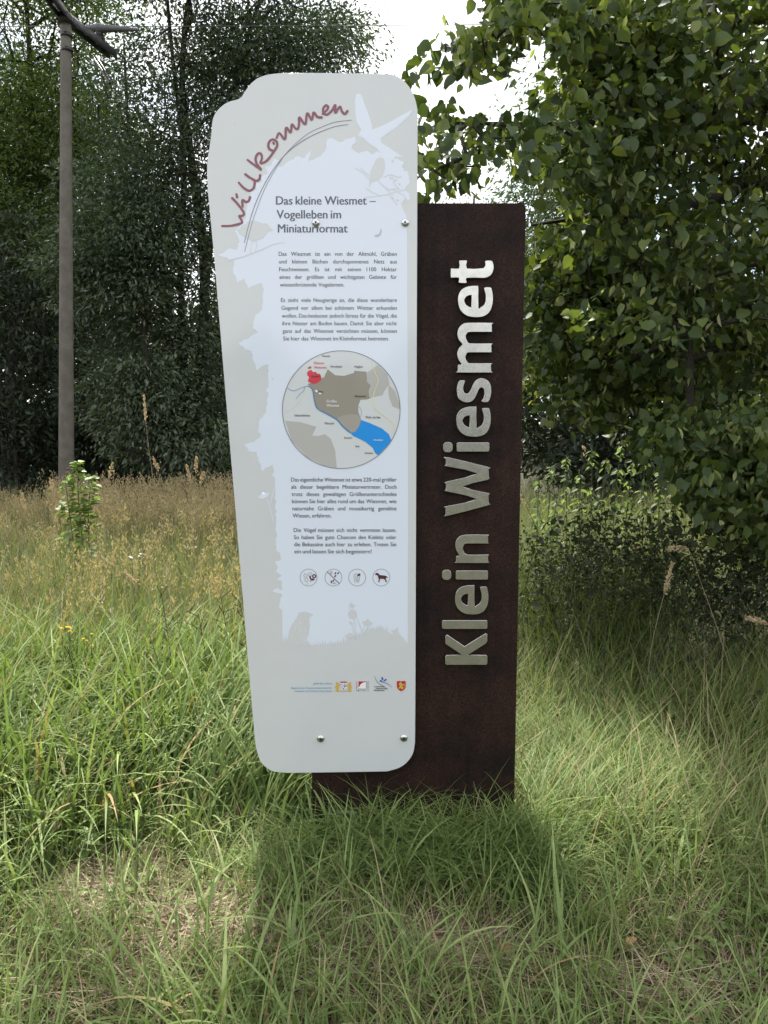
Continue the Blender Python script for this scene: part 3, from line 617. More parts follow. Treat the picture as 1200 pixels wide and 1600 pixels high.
# -- pictograms
ic = lambda pts: crop(pts, 460, 880, 7.5)
IC = [(482.1, 902.4), (521.0, 902.4), (558.0, 902.4), (595.8, 902.4)]
q = Print()
for c_ in IC: q.ribbon(np.stack([c_[0] + 13.2 * np.cos(a), c_[1] + 13.2 * np.sin(a)], 1), 0.65, closed=True)
q.build('pictogram_ring', 'line', 3)
q = Print()                                              # pale flowers, litter and bin
for cx_, cy_ in ((130, 145), (185, 130), (140, 195)):
    p0 = ic([(cx_, cy_)])[0]; aa = np.arange(16) * 2 * math.pi / 16; q.ribbon(np.stack([p0[0] + 2.6 * np.cos(aa), p0[1] + 2.6 * np.sin(aa)], 1), 1.2, closed=True, d=cx_ * 1e-7)
q.ribbon(ic([(150, 215), (150, 250)]), 0.8, d=3e-5)
q.poly(ic([(695, 130), (740, 112), (742, 122), (697, 140)]))
for x0, x1 in ((695, 708), (718, 726), (738, 742), (768, 752)): q.ribbon(ic([(x0, 145), (x1, 222)]), 1.2, d=2e-5)
q.disc(*ic([(432, 110)])[0], 2, 3, 10); q.disc(*ic([(465, 235)])[0], 3, 1.5, 10)
q.build('pictogram_print', 'shade', 4)
q = Print()
p0 = ic([(232, 152)])[0]; aa = np.arange(16) * 2 * math.pi / 16; q.ribbon(np.stack([p0[0] + 2.4 * np.cos(aa), p0[1] + 2.4 * np.sin(aa)], 1), 1.7, closed=True)
q.ribbon(ic([(222, 172), (205, 190), (183, 215)]), 0.8, d=2e-5); q.disc(*ic([(184, 163)])[0], 1.3, 2.3, 10, -0.4, d=4e-5); q.disc(*ic([(218, 193)])[0], 2.6, 1.3, 10, -0.2, d=5e-5); q.disc(*ic([(195, 186)])[0], 2.4, 1.2, 10, 0.7, d=6e-5)
q.ribbon(ic([(388, 103), (525, 238)]), 1.0)
for x0, y0, an in ((480, 118, -1.1), (512, 117, -0.7), (478, 152, -0.8), (432, 218, 1.5), (455, 205, -1.1)): q.disc(*ic([(x0, y0)])[0], 2.4, 1.0, 8, an, d=4e-5)
q.poly(ic([(735, 138), (752, 125), (762, 118), (775, 128), (772, 142), (755, 150), (742, 153)]))
q.poly(ic([(945, 135), (952, 118), (972, 112), (988, 122), (998, 138), (1060, 145), (1085, 155), (1098, 172), (1078, 168), (1068, 180), (1082, 205), (1080, 222), (1066, 222), (1068, 205), (1050, 185), (1010, 182), (998, 195), (996, 222), (984, 222), (988, 185), (982, 160), (970, 140), (955, 140)]))
q.build('pictogram_print', 'maroon', 5)

# -- sponsor line
cb = lambda pts: crop(pts, 450, 1050, 6.0)
q = Print(); text_line(q, 'gefördert durch', 489.5, 518.7, 1069.4, 3.1, 0, False); text_line(q, 'Bayerisches Staatsministerium für', 455, 518.7, 1076.4, 3.1, 0, False); text_line(q, 'Umwelt und Verbraucherschutz', 460.5, 518.7, 1081.2, 3.1, 0, False)
q.build('sponsor_lettering', 'cyan', 3)
q = Print()                                              # state arms: two gold lions, crown and base
for sg in (-1, 1):
    ox = 520
    q.poly(cb([(ox + sg * 72, 100), (ox + sg * 58, 95), (ox + sg * 45, 108), (ox + sg * 30, 118), (ox + sg * 34, 135), (ox + sg * 50, 132), (ox + sg * 40, 150), (ox + sg * 52, 165), (ox + sg * 38, 175), (ox + sg * 70, 176), (ox + sg * 68, 150), (ox + sg * 78, 140), (ox + sg * 66, 122)]))
    q.ribbon(cb([(ox + sg * 70, 165), (ox + sg * 78, 150), (ox + sg * 72, 135)]), 0.5, smooth=3, d=2e-5)
q.poly(cb([(442, 176), (598, 176), (598, 183), (442, 183)]), d=1e-5)
q.build('state_arms', 'gold', 4)
q = Print(); q.poly(cb([(498, 108), (548, 108), (548, 150), (523, 172), (498, 150)])); q.build('state_arms', 'white', 4)
q = Print()
for x0, y0 in ((502, 112), (514, 124), (502, 136), (514, 148), (526, 112), (538, 124), (526, 136), (520, 156)): q.poly(cb([(x0, y0), (x0 + 9, y0), (x0 + 7, y0 + 10), (x0 - 2, y0 + 10)]), d=x0 * 1e-7)
q.build('state_arms', 'blue', 5)
q = Print(); q.poly(cb([(490, 100), (486, 90), (500, 94), (510, 86), (522, 93), (534, 86), (545, 94), (556, 90), (552, 100)])); q.poly(cb([(528, 126), (543, 124), (543, 138), (528, 138)]))
q.poly(cb([(662, 88), (735, 88), (735, 92), (700, 100), (678, 118), (668, 140), (662, 140)]))
q.build('emblem_print', 'crimson', 5)
q = Print(); q.poly(cb([(662, 88), (735, 88), (735, 158), (662, 158)])); q.build('district_emblem', 'white', 4)
q = Print(); q.ribbon(cb([(662, 158), (735, 158), (735, 88)]), 0.5)
for i, ch in enumerate('MITTEL'): text_line(q, ch, *[cb([(640 + i * 17, 180), (648 + i * 17, 180)])[k][0] for k in (0, 1)], cb([(0, 180)])[0][1], 1.9, 0.01, False)
for i, ch in enumerate('FRANKEN'): text_line(q, ch, *[cb([(748, 0), (757, 0)])[k][0] for k in (0, 1)], cb([(0, 96 + i * 14)])[0][1], 1.5, 0.01, False)
for s_, x0, x1, yb in (('Landschafts', 810, 905, 142), ('pflegeverband', 825, 930, 160), ('Mittelfranken', 805, 905, 178)): text_line(q, s_, cb([(x0, 0)])[0][0], cb([(x1, 0)])[0][0], cb([(0, yb)])[0][1], 2.2, 0.02, False)
q.build('emblem_lettering', 'black', 5)
q = Print()
for i, ch in enumerate('BEZIRK'): text_line(q, ch, *[cb([(640, 0), (648, 0)])[k][0] for k in (0, 1)], cb([(0, 98 + i * 13)])[0][1], 1.5, 0.01, False)
q.poly(cb([(1020, 88), (1040, 82), (1062, 88), (1084, 82), (1104, 88), (1102, 145), (1086, 168), (1062, 180), (1038, 168), (1022, 145)]))
q.build('shield_emblem', 'crimson', 4)
q = Print(); q.ribbon(cb([(812, 36), (830, 85), (862, 115), (905, 138), (935, 168)]), [0.4, 0.9, 0.8, 0.4], smooth=5); q.build('dragonfly_emblem', 'green', 4)
q = Print(); q.ribbon(cb([(862, 85), (900, 98), (940, 115), (976, 145)]), [1.5, 1.0, 0.8, 0.4], smooth=5); q.disc(*cb([(885, 62)])[0], 1.4, 3.0, 10, -0.25, d=5e-5); q.disc(*cb([(912, 76)])[0], 1.2, 2.8, 10, 0.9, d=6e-5); q.disc(*cb([(870, 84)])[0], 1.6, n=10, d=7e-5); q.build('dragonfly_emblem', 'blue', 5)
q = Print(); q.poly(cb([(1045, 100), (1060, 95), (1070, 108), (1062, 118), (1085, 112), (1090, 122), (1070, 132), (1085, 150), (1070, 165), (1055, 150), (1040, 160), (1038, 145), (1052, 132), (1040, 122)])); q.ribbon(cb([(1085, 150), (1095, 130), (1088, 105)]), 0.7, smooth=4, d=2e-5); q.build('shield_emblem', 'gold', 5)
bpy.data.objects.remove(fo); bpy.data.curves.remove(fc)

# -- screws
M['screw'] = simple('stainless_screw', (0.55, 0.55, 0.55), 0.22, 1.0)
M['socket'] = simple('screw_socket', (0.01, 0.01, 0.01), 0.6)
for x_, y_ in ((493.5, 348), (633, 348), (501, 1154), (631, 1153)):
    c_ = at(x_, y_, PY)
    r_ = 0.0142
    mb = MB(); v, p_ = lathe([(r_, -0.0005), (r_, 0.0012), (r_ * 0.96, 0.0028), (r_ * 0.8, 0.0055), (r_ * 0.55, 0.0074), (r_ * 0.36, 0.0079)], (0, 0, 0), (0, -1, 0), 24); mb.add(v, p_)
    sc_ = link('screw', mb.mesh('screw', True), M['screw']); sc_.parent = panel; sc_.location = Vector(c_) - PREF
    mb = MB(); star = []
    for k in range(12): star.append((r_ * (0.34 if k % 2 else 0.22), k))
    sv = np.array([[rr_ * math.cos(k * math.pi / 6), -0.0082, rr_ * math.sin(k * math.pi / 6)] for rr_, k in star])
    v = np.concatenate([sv, sv + np.array([0, 0.002, 0])]); f4 = np.array([[k, (k + 1) % 12, (k + 1) % 12 + 12, k + 12] for k in range(12)])
    mb.add(v, [np.arange(12)[None], f4]); so2 = link('screw_socket', mb.mesh('screw_socket'), M['socket']); so2.parent = panel; so2.location = Vector(c_) - PREF
    # spacer sleeve between panel and stele
    mb = MB(); mb.add(*lathe([(0.011, 0), (0.011, SY - PY - PT + 0.002)], (c_[0], PY + PT - 0.001, c_[2]), (0, 1, 0), 12)); mb.build('spacer', M['screw'], root)
mb = MB(); c_ = at(532, 1271, SY); mb.add(*box_arr((c_[0] + 0.018, SY - 0.0015, c_[2]), (0.085, 0.003, 0.024)))
mb.build('maker_plate', simple('plate_grey', (0.10, 0.10, 0.10), 0.5, 0.3), root)

# ================================================================== UTILITY POLE AND WIRES
PX, PYD = -4.40, 11.0
ptop = at(103, 33, PYD); pbase = at(103.7, 735, PYD); slope = (ptop[0] - pbase[0]) / (ptop[2] - pbase[2])
bx0 = pbase[0] - slope * pbase[2]
pole = empty('utility_pole', (bx0, PYD, 0), 'tall grey concrete utility pole with steel crossarm in the meadow', 'utility pole')
mb = MB(); tt = np.linspace(-0.3, ptop[2], 14)
mb.add(*polytube(np.stack([bx0 + slope * tt, np.full(14, PYD), tt], 1), np.interp(tt, [0, ptop[2]], [0.108, 0.066]), 16))
mb.build('pole_shaft', M['concrete'], pole, True)
zt_ = ptop[2] + 0.02
aN = np.array([ptop[0] - 0.30, PYD - 1.05, zt_ + 0.10]); aF = np.array(at(176, 98, 12.05)); aF[2] = zt_ + 0.02
aN = np.array(at(62, -6, 10.15)); aN[2] = zt_ + 0.02
mid = np.array([ptop[0], PYD, zt_ + 0.02])
mb = MB()
for a0, b0 in ((aN, mid), (mid, aF)):
    d_ = b0 - a0; L_ = np.linalg.norm(d_); d_ /= L_; s_ = np.cross(d_, [0, 0, 1]); s_ /= np.linalg.norm(s_); rot_ = np.stack([s_, d_, np.cross(s_, d_)], 1)
    mb.add(*box_arr((a0 + b0) / 2 + [0, 0, 0.05], (0.12, L_ + 0.05, 0.012), rot_))
    for sg in (-1, 1): mb.add(*box_arr((a0 + b0) / 2 + s_ * 0.055 * sg - [0, 0, 0.0], (0.012, L_ + 0.05, 0.095), rot_))
mb.build('crossarm', M['steel'], pole)
mb = MB(); mb.add(*box_arr(mid + [0, 0, -0.03], (0.16, 0.26, 0.10))); mb.build('pole_bracket', M['ceramic'], pole)
for h0 in (-0.24, -0.42):
    mb = MB(); mb.add(*lathe([(0.079, h0), (0.079, h0 + 0.045)], mid, (0, 0, 1), 16)); mb.build('pole_band', M['ceramic'], pole)
mb = MB()
mb.add(*tubes_arr([at(147, 92, 12.0)], [at(172, 130, 11.6)], 0.022, 0.02, 4)); mb.add(*tubes_arr([at(150, 88, 12.1)], [at(176, 128, 11.7)], 0.015, 0.015, 4)); mb.build('arm_brace', M['ceramic'], pole)['kind'] = 'stuff'
def wire_z(x, x0, z0): return z0 + 0.0009 * (x - x0) ** 2
def insulator(p, glen=0.55):
    mb = MB(); prof = []
    for k in range(4): prof += [(0.03, 0.02 + k * 0.045), (0.062, 0.03 + k * 0.045), (0.055, 0.045 + k * 0.045)]
    mb.add(*lathe([(0.02, -0.05)] + prof + [(0.03, 0.21), (0.04, 0.24), (0.0, 0.25)], p, (0, 0, 1), 14)); mb.build('insulator', M['ceramic'], pole, True)
    top = np.array(p) + [0, 0, 0.24]
    for sg in (-1, 1):                                # ribbed bird guard along the wire on either side
        mb = MB(); xs = np.linspace(0, glen if sg > 0 else glen * 0.6, 26); rb = 0.055 - 0.040 * (xs / xs[-1]) + 0.009 * (np.arange(26) % 2)
        mb.add(*polytube(np.stack([top[0] + sg * xs, np.full(26, top[1]) + xs * 0.05, top[2] - 0.02 - xs * 0.02], 1), rb, 10)); mb.build('bird_guard', M['hood'], pole)
    return top
i1 = insulator(at(156, 70, 11.75)); i2 = insulator(mid + [0.0, -0.15, 0.36], 0.45); i3 = insulator(aN + [0.1, 0.25, 0.06])
for k, (tp, lab) in enumerate(zip((i1, i2, i3), ('thin power line from the far end of the crossarm, lowest against the sky', 'thin power line from the middle of the crossarm above the pole', 'thin power line from the near end of the crossarm, highest of the lines'))):
    xs = np.linspace(-16, 24, 41); mb = MB()
    mb.add(*polytube(np.stack([xs, np.full(41, tp[1]), wire_z(xs, tp[0], tp[2])], 1), 0.006, 5)); tag(mb.build('power_line', M['wire']), lab, 'cable', 'power lines on the concrete pole')

# ================================================================== TREES
def leaf_frames(dirs, nrm):
    d = dirs / np.maximum(np.linalg.norm(dirs, axis=1, keepdims=True), 1e-9)
    n_ = nrm - d * (nrm * d).sum(1, keepdims=True); n_ /= np.maximum(np.linalg.norm(n_, axis=1, keepdims=True), 1e-9)
    return np.stack([np.cross(d, n_), d, n_], 2)          # columns: side, along, normal

def scatter(tv, tp, pos, Rm, sc, rnd):
    """copies of a template leaf (tv verts, tp list of polys) into one array set"""
    N, k = len(pos), len(tv)
    v = np.einsum('nij,kj->nki', Rm, tv) * np.reshape(sc, (-1, 1, 1)) + pos[:, None]
    ps = [(p[None] + (np.arange(N) * k)[:, None, None]).reshape(-1, p.shape[1]) for p in tp]
    return v.reshape(-1, 3), ps, np.repeat(rnd, k)

T_DIAMOND = (np.array([[0, 0, 0], [0.17, 0.45, 0.05], [0, 1, -0.05], [-0.17, 0.45, 0.05]]), [np.array([[0, 1, 2], [0, 2, 3]])])
T_OVAL = (np.array([[0, 0, 0], [0.26, 0.3, 0.06], [0.22, 0.65, 0.04], [0, 1, -0.1], [-0.22, 0.65, 0.04], [-0.26, 0.3, 0.06]]), [np.array([[0, 1, 2], [0, 2, 3], [0, 3, 4], [0, 4, 5]])])
def heart(k=1.0, curl=0.12):
    o_ = [(0, 0.06), (0.14, -0.03), (0.33, 0.03), (0.46, 0.24), (0.45, 0.46), (0.34, 0.68), (0.16, 0.88), (0.03, 1.06)]
    pts = [(0, 0.42)] + o_ + [(-x_, y_) for x_, y_ in o_[::-1][1:-1]] + []
    pts = [pts[0]] + o_ + [(-0.03 * 0, 1.10)] + [(-x_, y_) for x_, y_ in o_[::-1][:-1]]
    v = np.array([[x_ * k, y_, 0.22 * abs(x_) - curl * (y_ - 0.3) ** 2] for x_, y_ in pts]); n_ = len(v) - 1
    return v, [np.array([[0, i + 1, (i + 1) % n_ + 1] for i in range(n_)])]
T_HEART = heart()
T_HEART_LOW = (np.array([[0, 0, 0], [0.3, 0.0, 0.06], [0.46, 0.3, 0.1], [0.33, 0.7, 0.05], [0, 1.08, -0.1], [-0.33, 0.7, 0.05], [-0.46, 0.3, 0.1], [-0.3, 0.0, 0.06]]), [np.array([[0, 1, 2], [0, 2, 3], [0, 3, 4], [0, 4, 5], [0, 5, 6], [0, 6, 7]])])

def grow(stems, tips, jitter=0.10, arch=0.06, step=0.5, pl=0.25):
    """stems: list of (points, r0, r1). returns node arrays; every tip is tied to the nearest fitting node"""
    pos, par, plen, fix = [], [], [], []
    for pts, r0, r1 in stems:
        pts = spline(pts, 5); prev = -1
        for i, q_ in enumerate(pts):
            pos.append(q_); par.append(prev); fix.append(r0 + (r1 - r0) * i / (len(pts) - 1))
            plen.append(0 if prev < 0 else plen[prev] + np.linalg.norm(q_ - pos[prev]) * 0.5); prev = len(pos) - 1
    ns = len(pos); P0 = np.array(pos)
    dmin = np.array([np.min(np.linalg.norm(P0 - t, axis=1)) for t in tips]); order = np.argsort(dmin)
    cap = ns + len(tips) * 12; A = np.zeros((cap, 3)); A[:ns] = P0; PL = np.zeros(cap); PL[:ns] = plen
    PA = np.full(cap, -1); PA[:ns] = par; n_ = ns; tip_node = np.zeros(len(tips), int)
    for ti in order:
        t = tips[ti]; dv = np.linalg.norm(A[:n_] - t, axis=1) + pl * PL[:n_] + np.maximum(0, A[:n_, 2] - t[2]) * 0.25
        k = int(np.argmin(dv)); L_ = np.linalg.norm(A[k] - t); m_ = min(8, max(1, int(L_ / step))); a0 = A[k].copy(); prev = k
        for i in range(1, m_ + 1):
            f_ = i / m_; q_ = a0 + (t - a0) * f_
            if i < m_: q_ = q_ + rng.normal(0, jitter * L_ / m_, 3) + np.array([0, 0, arch * L_ * math.sin(math.pi * f_)])
            A[n_] = q_; PA[n_] = prev; PL[n_] = PL[prev] + L_ / m_; prev = n_; n_ += 1
        tip_node[ti] = prev
    A, PA = A[:n_], PA[:n_]
    cnt = np.zeros(n_); cnt[tip_node] = 1
    for i in range(n_ - 1, -1, -1):
        if PA[i] >= 0: cnt[PA[i]] += cnt[i]
    return A, PA, cnt, np.array(fix), ns, tip_node

def tree(name, label, cat, base, stems, tips, mat, tmpl, leaf=0.09, per=26, spread=0.28, rmin=0.006, droop=0.5, group=None, rnd_hi=1.0, rnd_fn=None, up=0.9, step=0.5, leaf_filter=None, singles=0, jit=0.1, bracts=0.0, flat=0.38, wild=1.0, vary=(0.6, 1.15)):
    tips = np.asarray(tips)
    A, PA, cnt, fix, ns, tn = grow(stems, tips, step=step, jitter=jit)
    r = rmin * np.maximum(cnt, 1) ** 0.48
    r = np.minimum(r, rmin * 5.5); r[:ns] = np.maximum(fix, 0.004)
    root_ = empty(name, base, label, cat, group)
    mb = MB(); k = np.arange(1, ns); k = k[PA[1:ns] >= 0]
    # stems as continuous tubes
    idx = [i for i in range(ns) if PA[i] < 0] + [ns]
    for a0, b0 in zip(idx, idx[1:]): mb.add(*polytube(A[a0:b0], r[a0:b0], 10))
    mb.build('trunk', M['bark'], root_, True)
    e = np.arange(ns, len(A)); rp_ = np.minimum(r[PA[e]], np.maximum(r[e] * 1.35, rmin))
    mb = MB(); mb.add(*tubes_arr(A[PA[e]], A[e], rp_, r[e], 5)); tw_ = mb.build('twigs', M['bark'], root_, True); tw_['kind'] = 'stuff'
    # leaves round every tip and along its last twig
    c_ = rng.poisson(per, len(tips)); own = np.repeat(np.arange(len(tips)), c_); N = len(own)
    a0 = A[PA[tn]][own]; b0 = A[tn][own]; tdir = b0 - a0; tl = np.maximum(np.linalg.norm(tdir, axis=1, keepdims=True), 1e-6); tdir = tdir / tl
    f_ = rng.uniform(-0.5, 0.8, (N, 1)); pos = b0 + tdir * f_ * spread * 1.5 + rng.normal(0, 1, (N, 3)) * spread * np.array([0.58, 0.58, flat])
    outd = pos - (b0 - tdir * 0.3); outd /= np.maximum(np.linalg.norm(outd, axis=1, keepdims=True), 1e-6)
    ld = outd * 0.8 + np.array([0, 0, -droop]) + rng.normal(0, 0.45 * wild, (N, 3)); nn = np.array([0, 0, up]) + rng.normal(0, 0.55 * wild, (N, 3))
    Rm = leaf_frames(ld, nn); sc_ = leaf * rng.uniform(*vary, N); rn = rng.uniform(0, rnd_hi, N)
    if rnd_fn is not None: rn = rnd_fn(pos, rn)
    keep = np.ones(N, bool)
    if leaf_filter is not None: keep = leaf_filter(pos)
    pos, Rm, sc_, rn = pos[keep], Rm[keep], sc_[keep], rn[keep]
    if singles:
        sx, sy, dz = project(pos)
        vis = (sx > 5) & (sx < 1195) & (sy > 5) & (sy < 1400) & (dz > 0.5) & ~((sx > 320) & (sx < 652) & (sy > 115)) & ~((sx > 480) & (sx < 822) & (sy > 317))
        score = np.where(vis, sc_ / dz, 0); pick = np.argsort(-score)[:singles]
        vars_ = [raw_mesh('leaf', *heart(rng.uniform(0.8, 1.08), rng.uniform(-0.15, 0.45)), rnd=np.full(len(T_HEART[0]), rv), smooth=True) for rv in (0.1, 0.35, 0.5, 0.62, 0.72, 0.8, 0.88, 0.93)]
        for me_ in vars_: me_.materials.append(mat)
        bl = np.array(base)
        for j in pick:
            o_ = bpy.data.objects.new('leaf', vars_[int(rn[j] * 7.99)]); COL.objects.link(o_); o_.parent = root_
            mw = np.eye(4); mw[:3, :3] = Rm[j] * sc_[j]; mw[:3, 3] = pos[j] - bl; o_.matrix_local = Matrix(mw.tolist())
        msk = np.ones(len(pos), bool); msk[pick] = False; pos, Rm, sc_, rn = pos[msk], Rm[msk], sc_[msk], rn[msk]
    if bracts:                                        # pale hanging flower bracts
        m_ = int(len(pos) * bracts); pk = rng.integers(0, len(pos), m_); bp_ = pos[pk] + rng.normal(0, 0.03, (m_, 3))
        bv = np.array([0, 0, -0.7]) + rng.normal(0, 0.5, (m_, 3)); tv_ = T_OVAL[0] * np.array([0.62, 1, 1.4])
        mb = MB(); mb.add(*scatter(tv_, T_OVAL[1], bp_, leaf_frames(bv, rng.normal(0, 1, (m_, 3))), rng.uniform(0.045, 0.075, m_), rng.uniform(0, 1, m_)))
        mb.build('bracts', M['bract'], root_)['kind'] = 'stuff'
    v, ps, rr_ = scatter(*tmpl, pos, Rm, sc_, rn); mb = MB(); mb.add(v, ps, rr_)
    cw = mb.build('crown', mat, root_, False); cw['kind'] = 'stuff'
    return root_

def blob(cx, cy, rx, ry, Y, dY, n_):
    """points in a lens-shaped clump that stands at depth Y"""
    a = rng.normal(0, 1, (n_, 3)); a /= np.linalg.norm(a, axis=1, keepdims=True); a *= rng.uniform(0, 1, (n_, 1)) ** 0.42
    return at(cx + a[:, 0] * rx, cy + a[:, 1] * ry, Y + a[:, 2] * dY)
def ell(c, r, n_):
    a = rng.normal(0, 1, (n_, 3)); a /= np.linalg.norm(a, axis=1, keepdims=True); a *= rng.uniform(0, 1, (n_, 1)) ** 0.4
    return np.asarray(c) + a * np.asarray(r)
def cat(*a): q_ = np.concatenate(a); return q_[q_[:, 2] > 0.15]
def gp(px, Y): q_ = at(px, 700, Y); return np.array([q_[0], Y, 0.0])
def st(px_pts, Y, r0, r1):
    """a stem through photo positions, its foot on the ground"""
    p = [at(x_, y_, Y + dy) for x_, y_, dy in px_pts]; p = [q_ + rng.normal(0, 0.10, 3) * (i > 0) for i, q_ in enumerate(p)]; f_ = p[0].copy(); f_[2] = -0.1
    return ([f_] + p, r0, r1)

# the many-stemmed ash behind the panel's left edge
Y0 = 13.4
tips = cat(blob(330, 170, 200, 150, Y0, 1.6, 300), blob(440, 70, 130, 80, Y0, 1.4, 130), blob(300, -140, 260, 150, Y0, 2.2, 330), blob(230, 330, 140, 110, Y0 - 0.3, 1.2, 170),
           blob(270, 560, 130, 160, Y0 - 0.2, 1.1, 240), blob(200, 400, 90, 60, Y0 - 1.0, 0.6, 70), blob(530, 60, 45, 45, Y0, 0.8, 18), blob(420, 500, 90, 200, Y0 + 0.5, 1.0, 120))
tree('ash_tree', 'dark many-stemmed ash tree behind the left edge of the white panel', 'tree', gp(309, Y0),
     [st([(311, 640, 0), (310, 430, 0), (306, 250, 0), (304, 90, 0), (300, -120, 0)], Y0, 0.11, 0.03), st([(318, 640, 0.2), (330, 420, 0.3), (350, 240, 0.4), (395, 60, 0.5), (430, -60, 0.5)], Y0, 0.07, 0.02),
      st([(292, 650, -0.2), (272, 420, -0.3), (266, 250, -0.3), (262, 80, -0.3), (240, -90, -0.2)], Y0, 0.07, 0.02), st([(285, 660, 0.3), (250, 450, 0.4), (222, 250, 0.5), (190, 80, 0.5)], Y0, 0.065, 0.02)],
     tips, M['ash_leaf'], T_DIAMOND, leaf=0.105, per=78, spread=0.36, droop=0.35, flat=0.22)
# left edge tree with brighter, sun-caught foliage
Y0 = 16.2
tips = cat(blob(50, 180, 130, 120, Y0, 1.5, 240), blob(-40, 330, 160, 160, Y0, 1.6, 260), blob(60, -40, 200, 130, Y0, 2, 240), blob(120, 250, 90, 90, Y0, 1, 90))
tree('leafy_tree', 'yellow-green leafy tree at the left edge behind the utility pole', 'tree', gp(20, Y0),
     [st([(15, 600, 0), (25, 380, 0), (35, 150, 0), (40, -80, 0)], Y0, 0.11, 0.03), st([(0, 600, 0.3), (-30, 400, 0.4), (-70, 200, 0.4)], Y0, 0.07, 0.03), st([(30, 600, 0.2), (80, 380, 0.3), (110, 210, 0.3)], Y0, 0.08, 0.03)],
     tips, M['willow_leaf'], T_DIAMOND, leaf=0.115, per=80, spread=0.40, droop=0.3, flat=0.24)
# drooping shrub that fills the wood's edge
Y0 = 12.4
tips = cat(blob(180, 470, 75, 60, Y0, 0.6, 70), blob(215, 610, 80, 70, Y0, 0.7, 90), blob(280, 690, 130, 60, Y0, 0.8, 120), blob(205, 360, 70, 40, Y0, 0.5, 50), blob(110, 410, 50, 30, Y0, 0.4, 30))
tree('elder_shrub', 'grey-green drooping shrub right of the utility pole', 'shrub', gp(235, Y0), [st([(240, 640, 0), (230, 520, 0), (215, 400, 0), (190, 330, 0)], Y0, 0.06, 0.015), st([(255, 660, 0.1), (270, 580, 0.1), (290, 500, 0.1)], Y0, 0.05, 0.015)],
     tips, M['elder_leaf'], T_DIAMOND, leaf=0.11, per=44, spread=0.28, droop=0.45, flat=0.2, rnd_fn=lambda p, r_: 0.45 + 0.55 * r_)
# the wood behind
for k, (X, Y, H, W, zl) in enumerate(((-13.5, 19.5, 9.5, 2.6, 0.3), (-9.6, 18.2, 8.6, 2.3, 0.2), (-7.0, 19.6, 9.0, 1.9, 0.3), (-5.0, 20.5, 3.6, 1.6, 0.1), (-2.3, 19.0, 7.4, 1.7, 0.2), (-11.5, 23.5, 11, 3.0, 0.5), (-6.2, 24.5, 4.6, 3.0, 0.2))):
    lab = ('broad dark tree at the left end of the wood', 'dark dense tree of the wood behind the utility pole', 'dark tall tree of the wood right of the utility pole', 'low dark bush of the wood under the sky gap beside the ash stems', 'dark bushy tree of the wood hidden mostly behind the white panel', 'tallest dark tree deep in the wood behind the utility pole', 'low dark thicket deep in the wood behind the ash')[k]
    tips = cat(ell((X, Y, H * 0.55 + zl), (W, W * 0.8, H * 0.5), int(55 * W * H / 4) + 120), ell((X, Y - 0.4, 0.9), (W * 1.15, W * 0.7, 1.0), 110))
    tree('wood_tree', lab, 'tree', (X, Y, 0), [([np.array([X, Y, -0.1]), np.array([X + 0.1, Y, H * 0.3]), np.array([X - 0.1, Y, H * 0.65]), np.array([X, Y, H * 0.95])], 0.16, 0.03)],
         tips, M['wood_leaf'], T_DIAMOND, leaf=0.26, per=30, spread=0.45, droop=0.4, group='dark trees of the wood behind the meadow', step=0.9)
for (px_, Y, W, H, lab) in ((22, 14.2, 1.5, 5.2, 'dark bush at the foot of the wood, left of the utility pole'), (150, 15.5, 1.3, 3.0, 'dark bush at the foot of the wood, right of the utility pole')):
    f0 = gp(px_, Y); tips = ell((f0[0], Y, H * 0.5), (W, 0.9, H * 0.5), 150); tips = tips[tips[:, 2] > 0.1]
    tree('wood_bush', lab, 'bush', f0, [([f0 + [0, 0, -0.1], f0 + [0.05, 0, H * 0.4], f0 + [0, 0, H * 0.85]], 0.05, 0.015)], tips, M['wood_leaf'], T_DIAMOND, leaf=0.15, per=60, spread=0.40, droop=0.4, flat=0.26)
# the far wood that closes the view all round the meadow, uneven along its top
mb = MB(); N = 30000; an = rng.uniform(-math.pi, math.pi, N); rad = 31 + rng.normal(0, 1.6, N) + 2 * np.sin(an * 5)
fx, fy = rad * np.sin(an), rad * np.cos(an)
deg = np.degrees(an); top = 4.3 + 0.7 * np.sin(an * 23) + 0.5 * np.sin(an * 57 + 1) + np.where((deg > -40) & (deg < -17), 3.6, 0) + np.where((deg > 5) & (deg < 40), 2.0, 0)
fz = top * rng.uniform(0.0, 1, N) ** 0.8
mb.add(*scatter(*T_OVAL, np.stack([fx, fy, fz], 1), leaf_frames(rng.normal(0, 1, (N, 3)), rng.normal(0, 1, (N, 3)) + [0, 0, 0.5]), rng.uniform(0.35, 0.8, N), rng.uniform(0, 1, N)))
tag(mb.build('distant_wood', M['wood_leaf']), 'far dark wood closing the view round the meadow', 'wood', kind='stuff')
# distant trees to the right of the panel
def far_tree(label, px, py_top, Y, W, n_, name='distant_tree', mat='far_leaf', lo=0.25):
    q_ = at(px, py_top, Y); X, H = q_[0], q_[2]
    tips = ell((X, Y, H * (1 + lo) / 2), (W, W, H * (1 - lo) / 2), n_)
    tree(name, label, 'tree', (X, Y, 0), [([np.array([X, Y, -0.1]), np.array([X, Y, H * 0.5]), np.array([X + 0.2, Y, H * 0.96])], 0.25, 0.05)], tips, M[mat], T_DIAMOND, leaf=0.22, per=28, spread=0.55, droop=0.4, step=1.2, group='distant trees beyond the meadow')
far_tree('distant pale tree whose rounded top shows just above the brown stele', 735, 288, 42, 3.3, 420)
far_tree('distant tall tree seen between linden branches right of the stele', 905, 55, 24, 2.2, 520)
far_tree('distant dense tree low behind the stele right edge', 870, 360, 30, 3.6, 420, lo=0.05)
far_tree('dark tree behind the nettles below the linden', 960, 430, 15, 2.6, 480, mat='wood_leaf', lo=0.02)
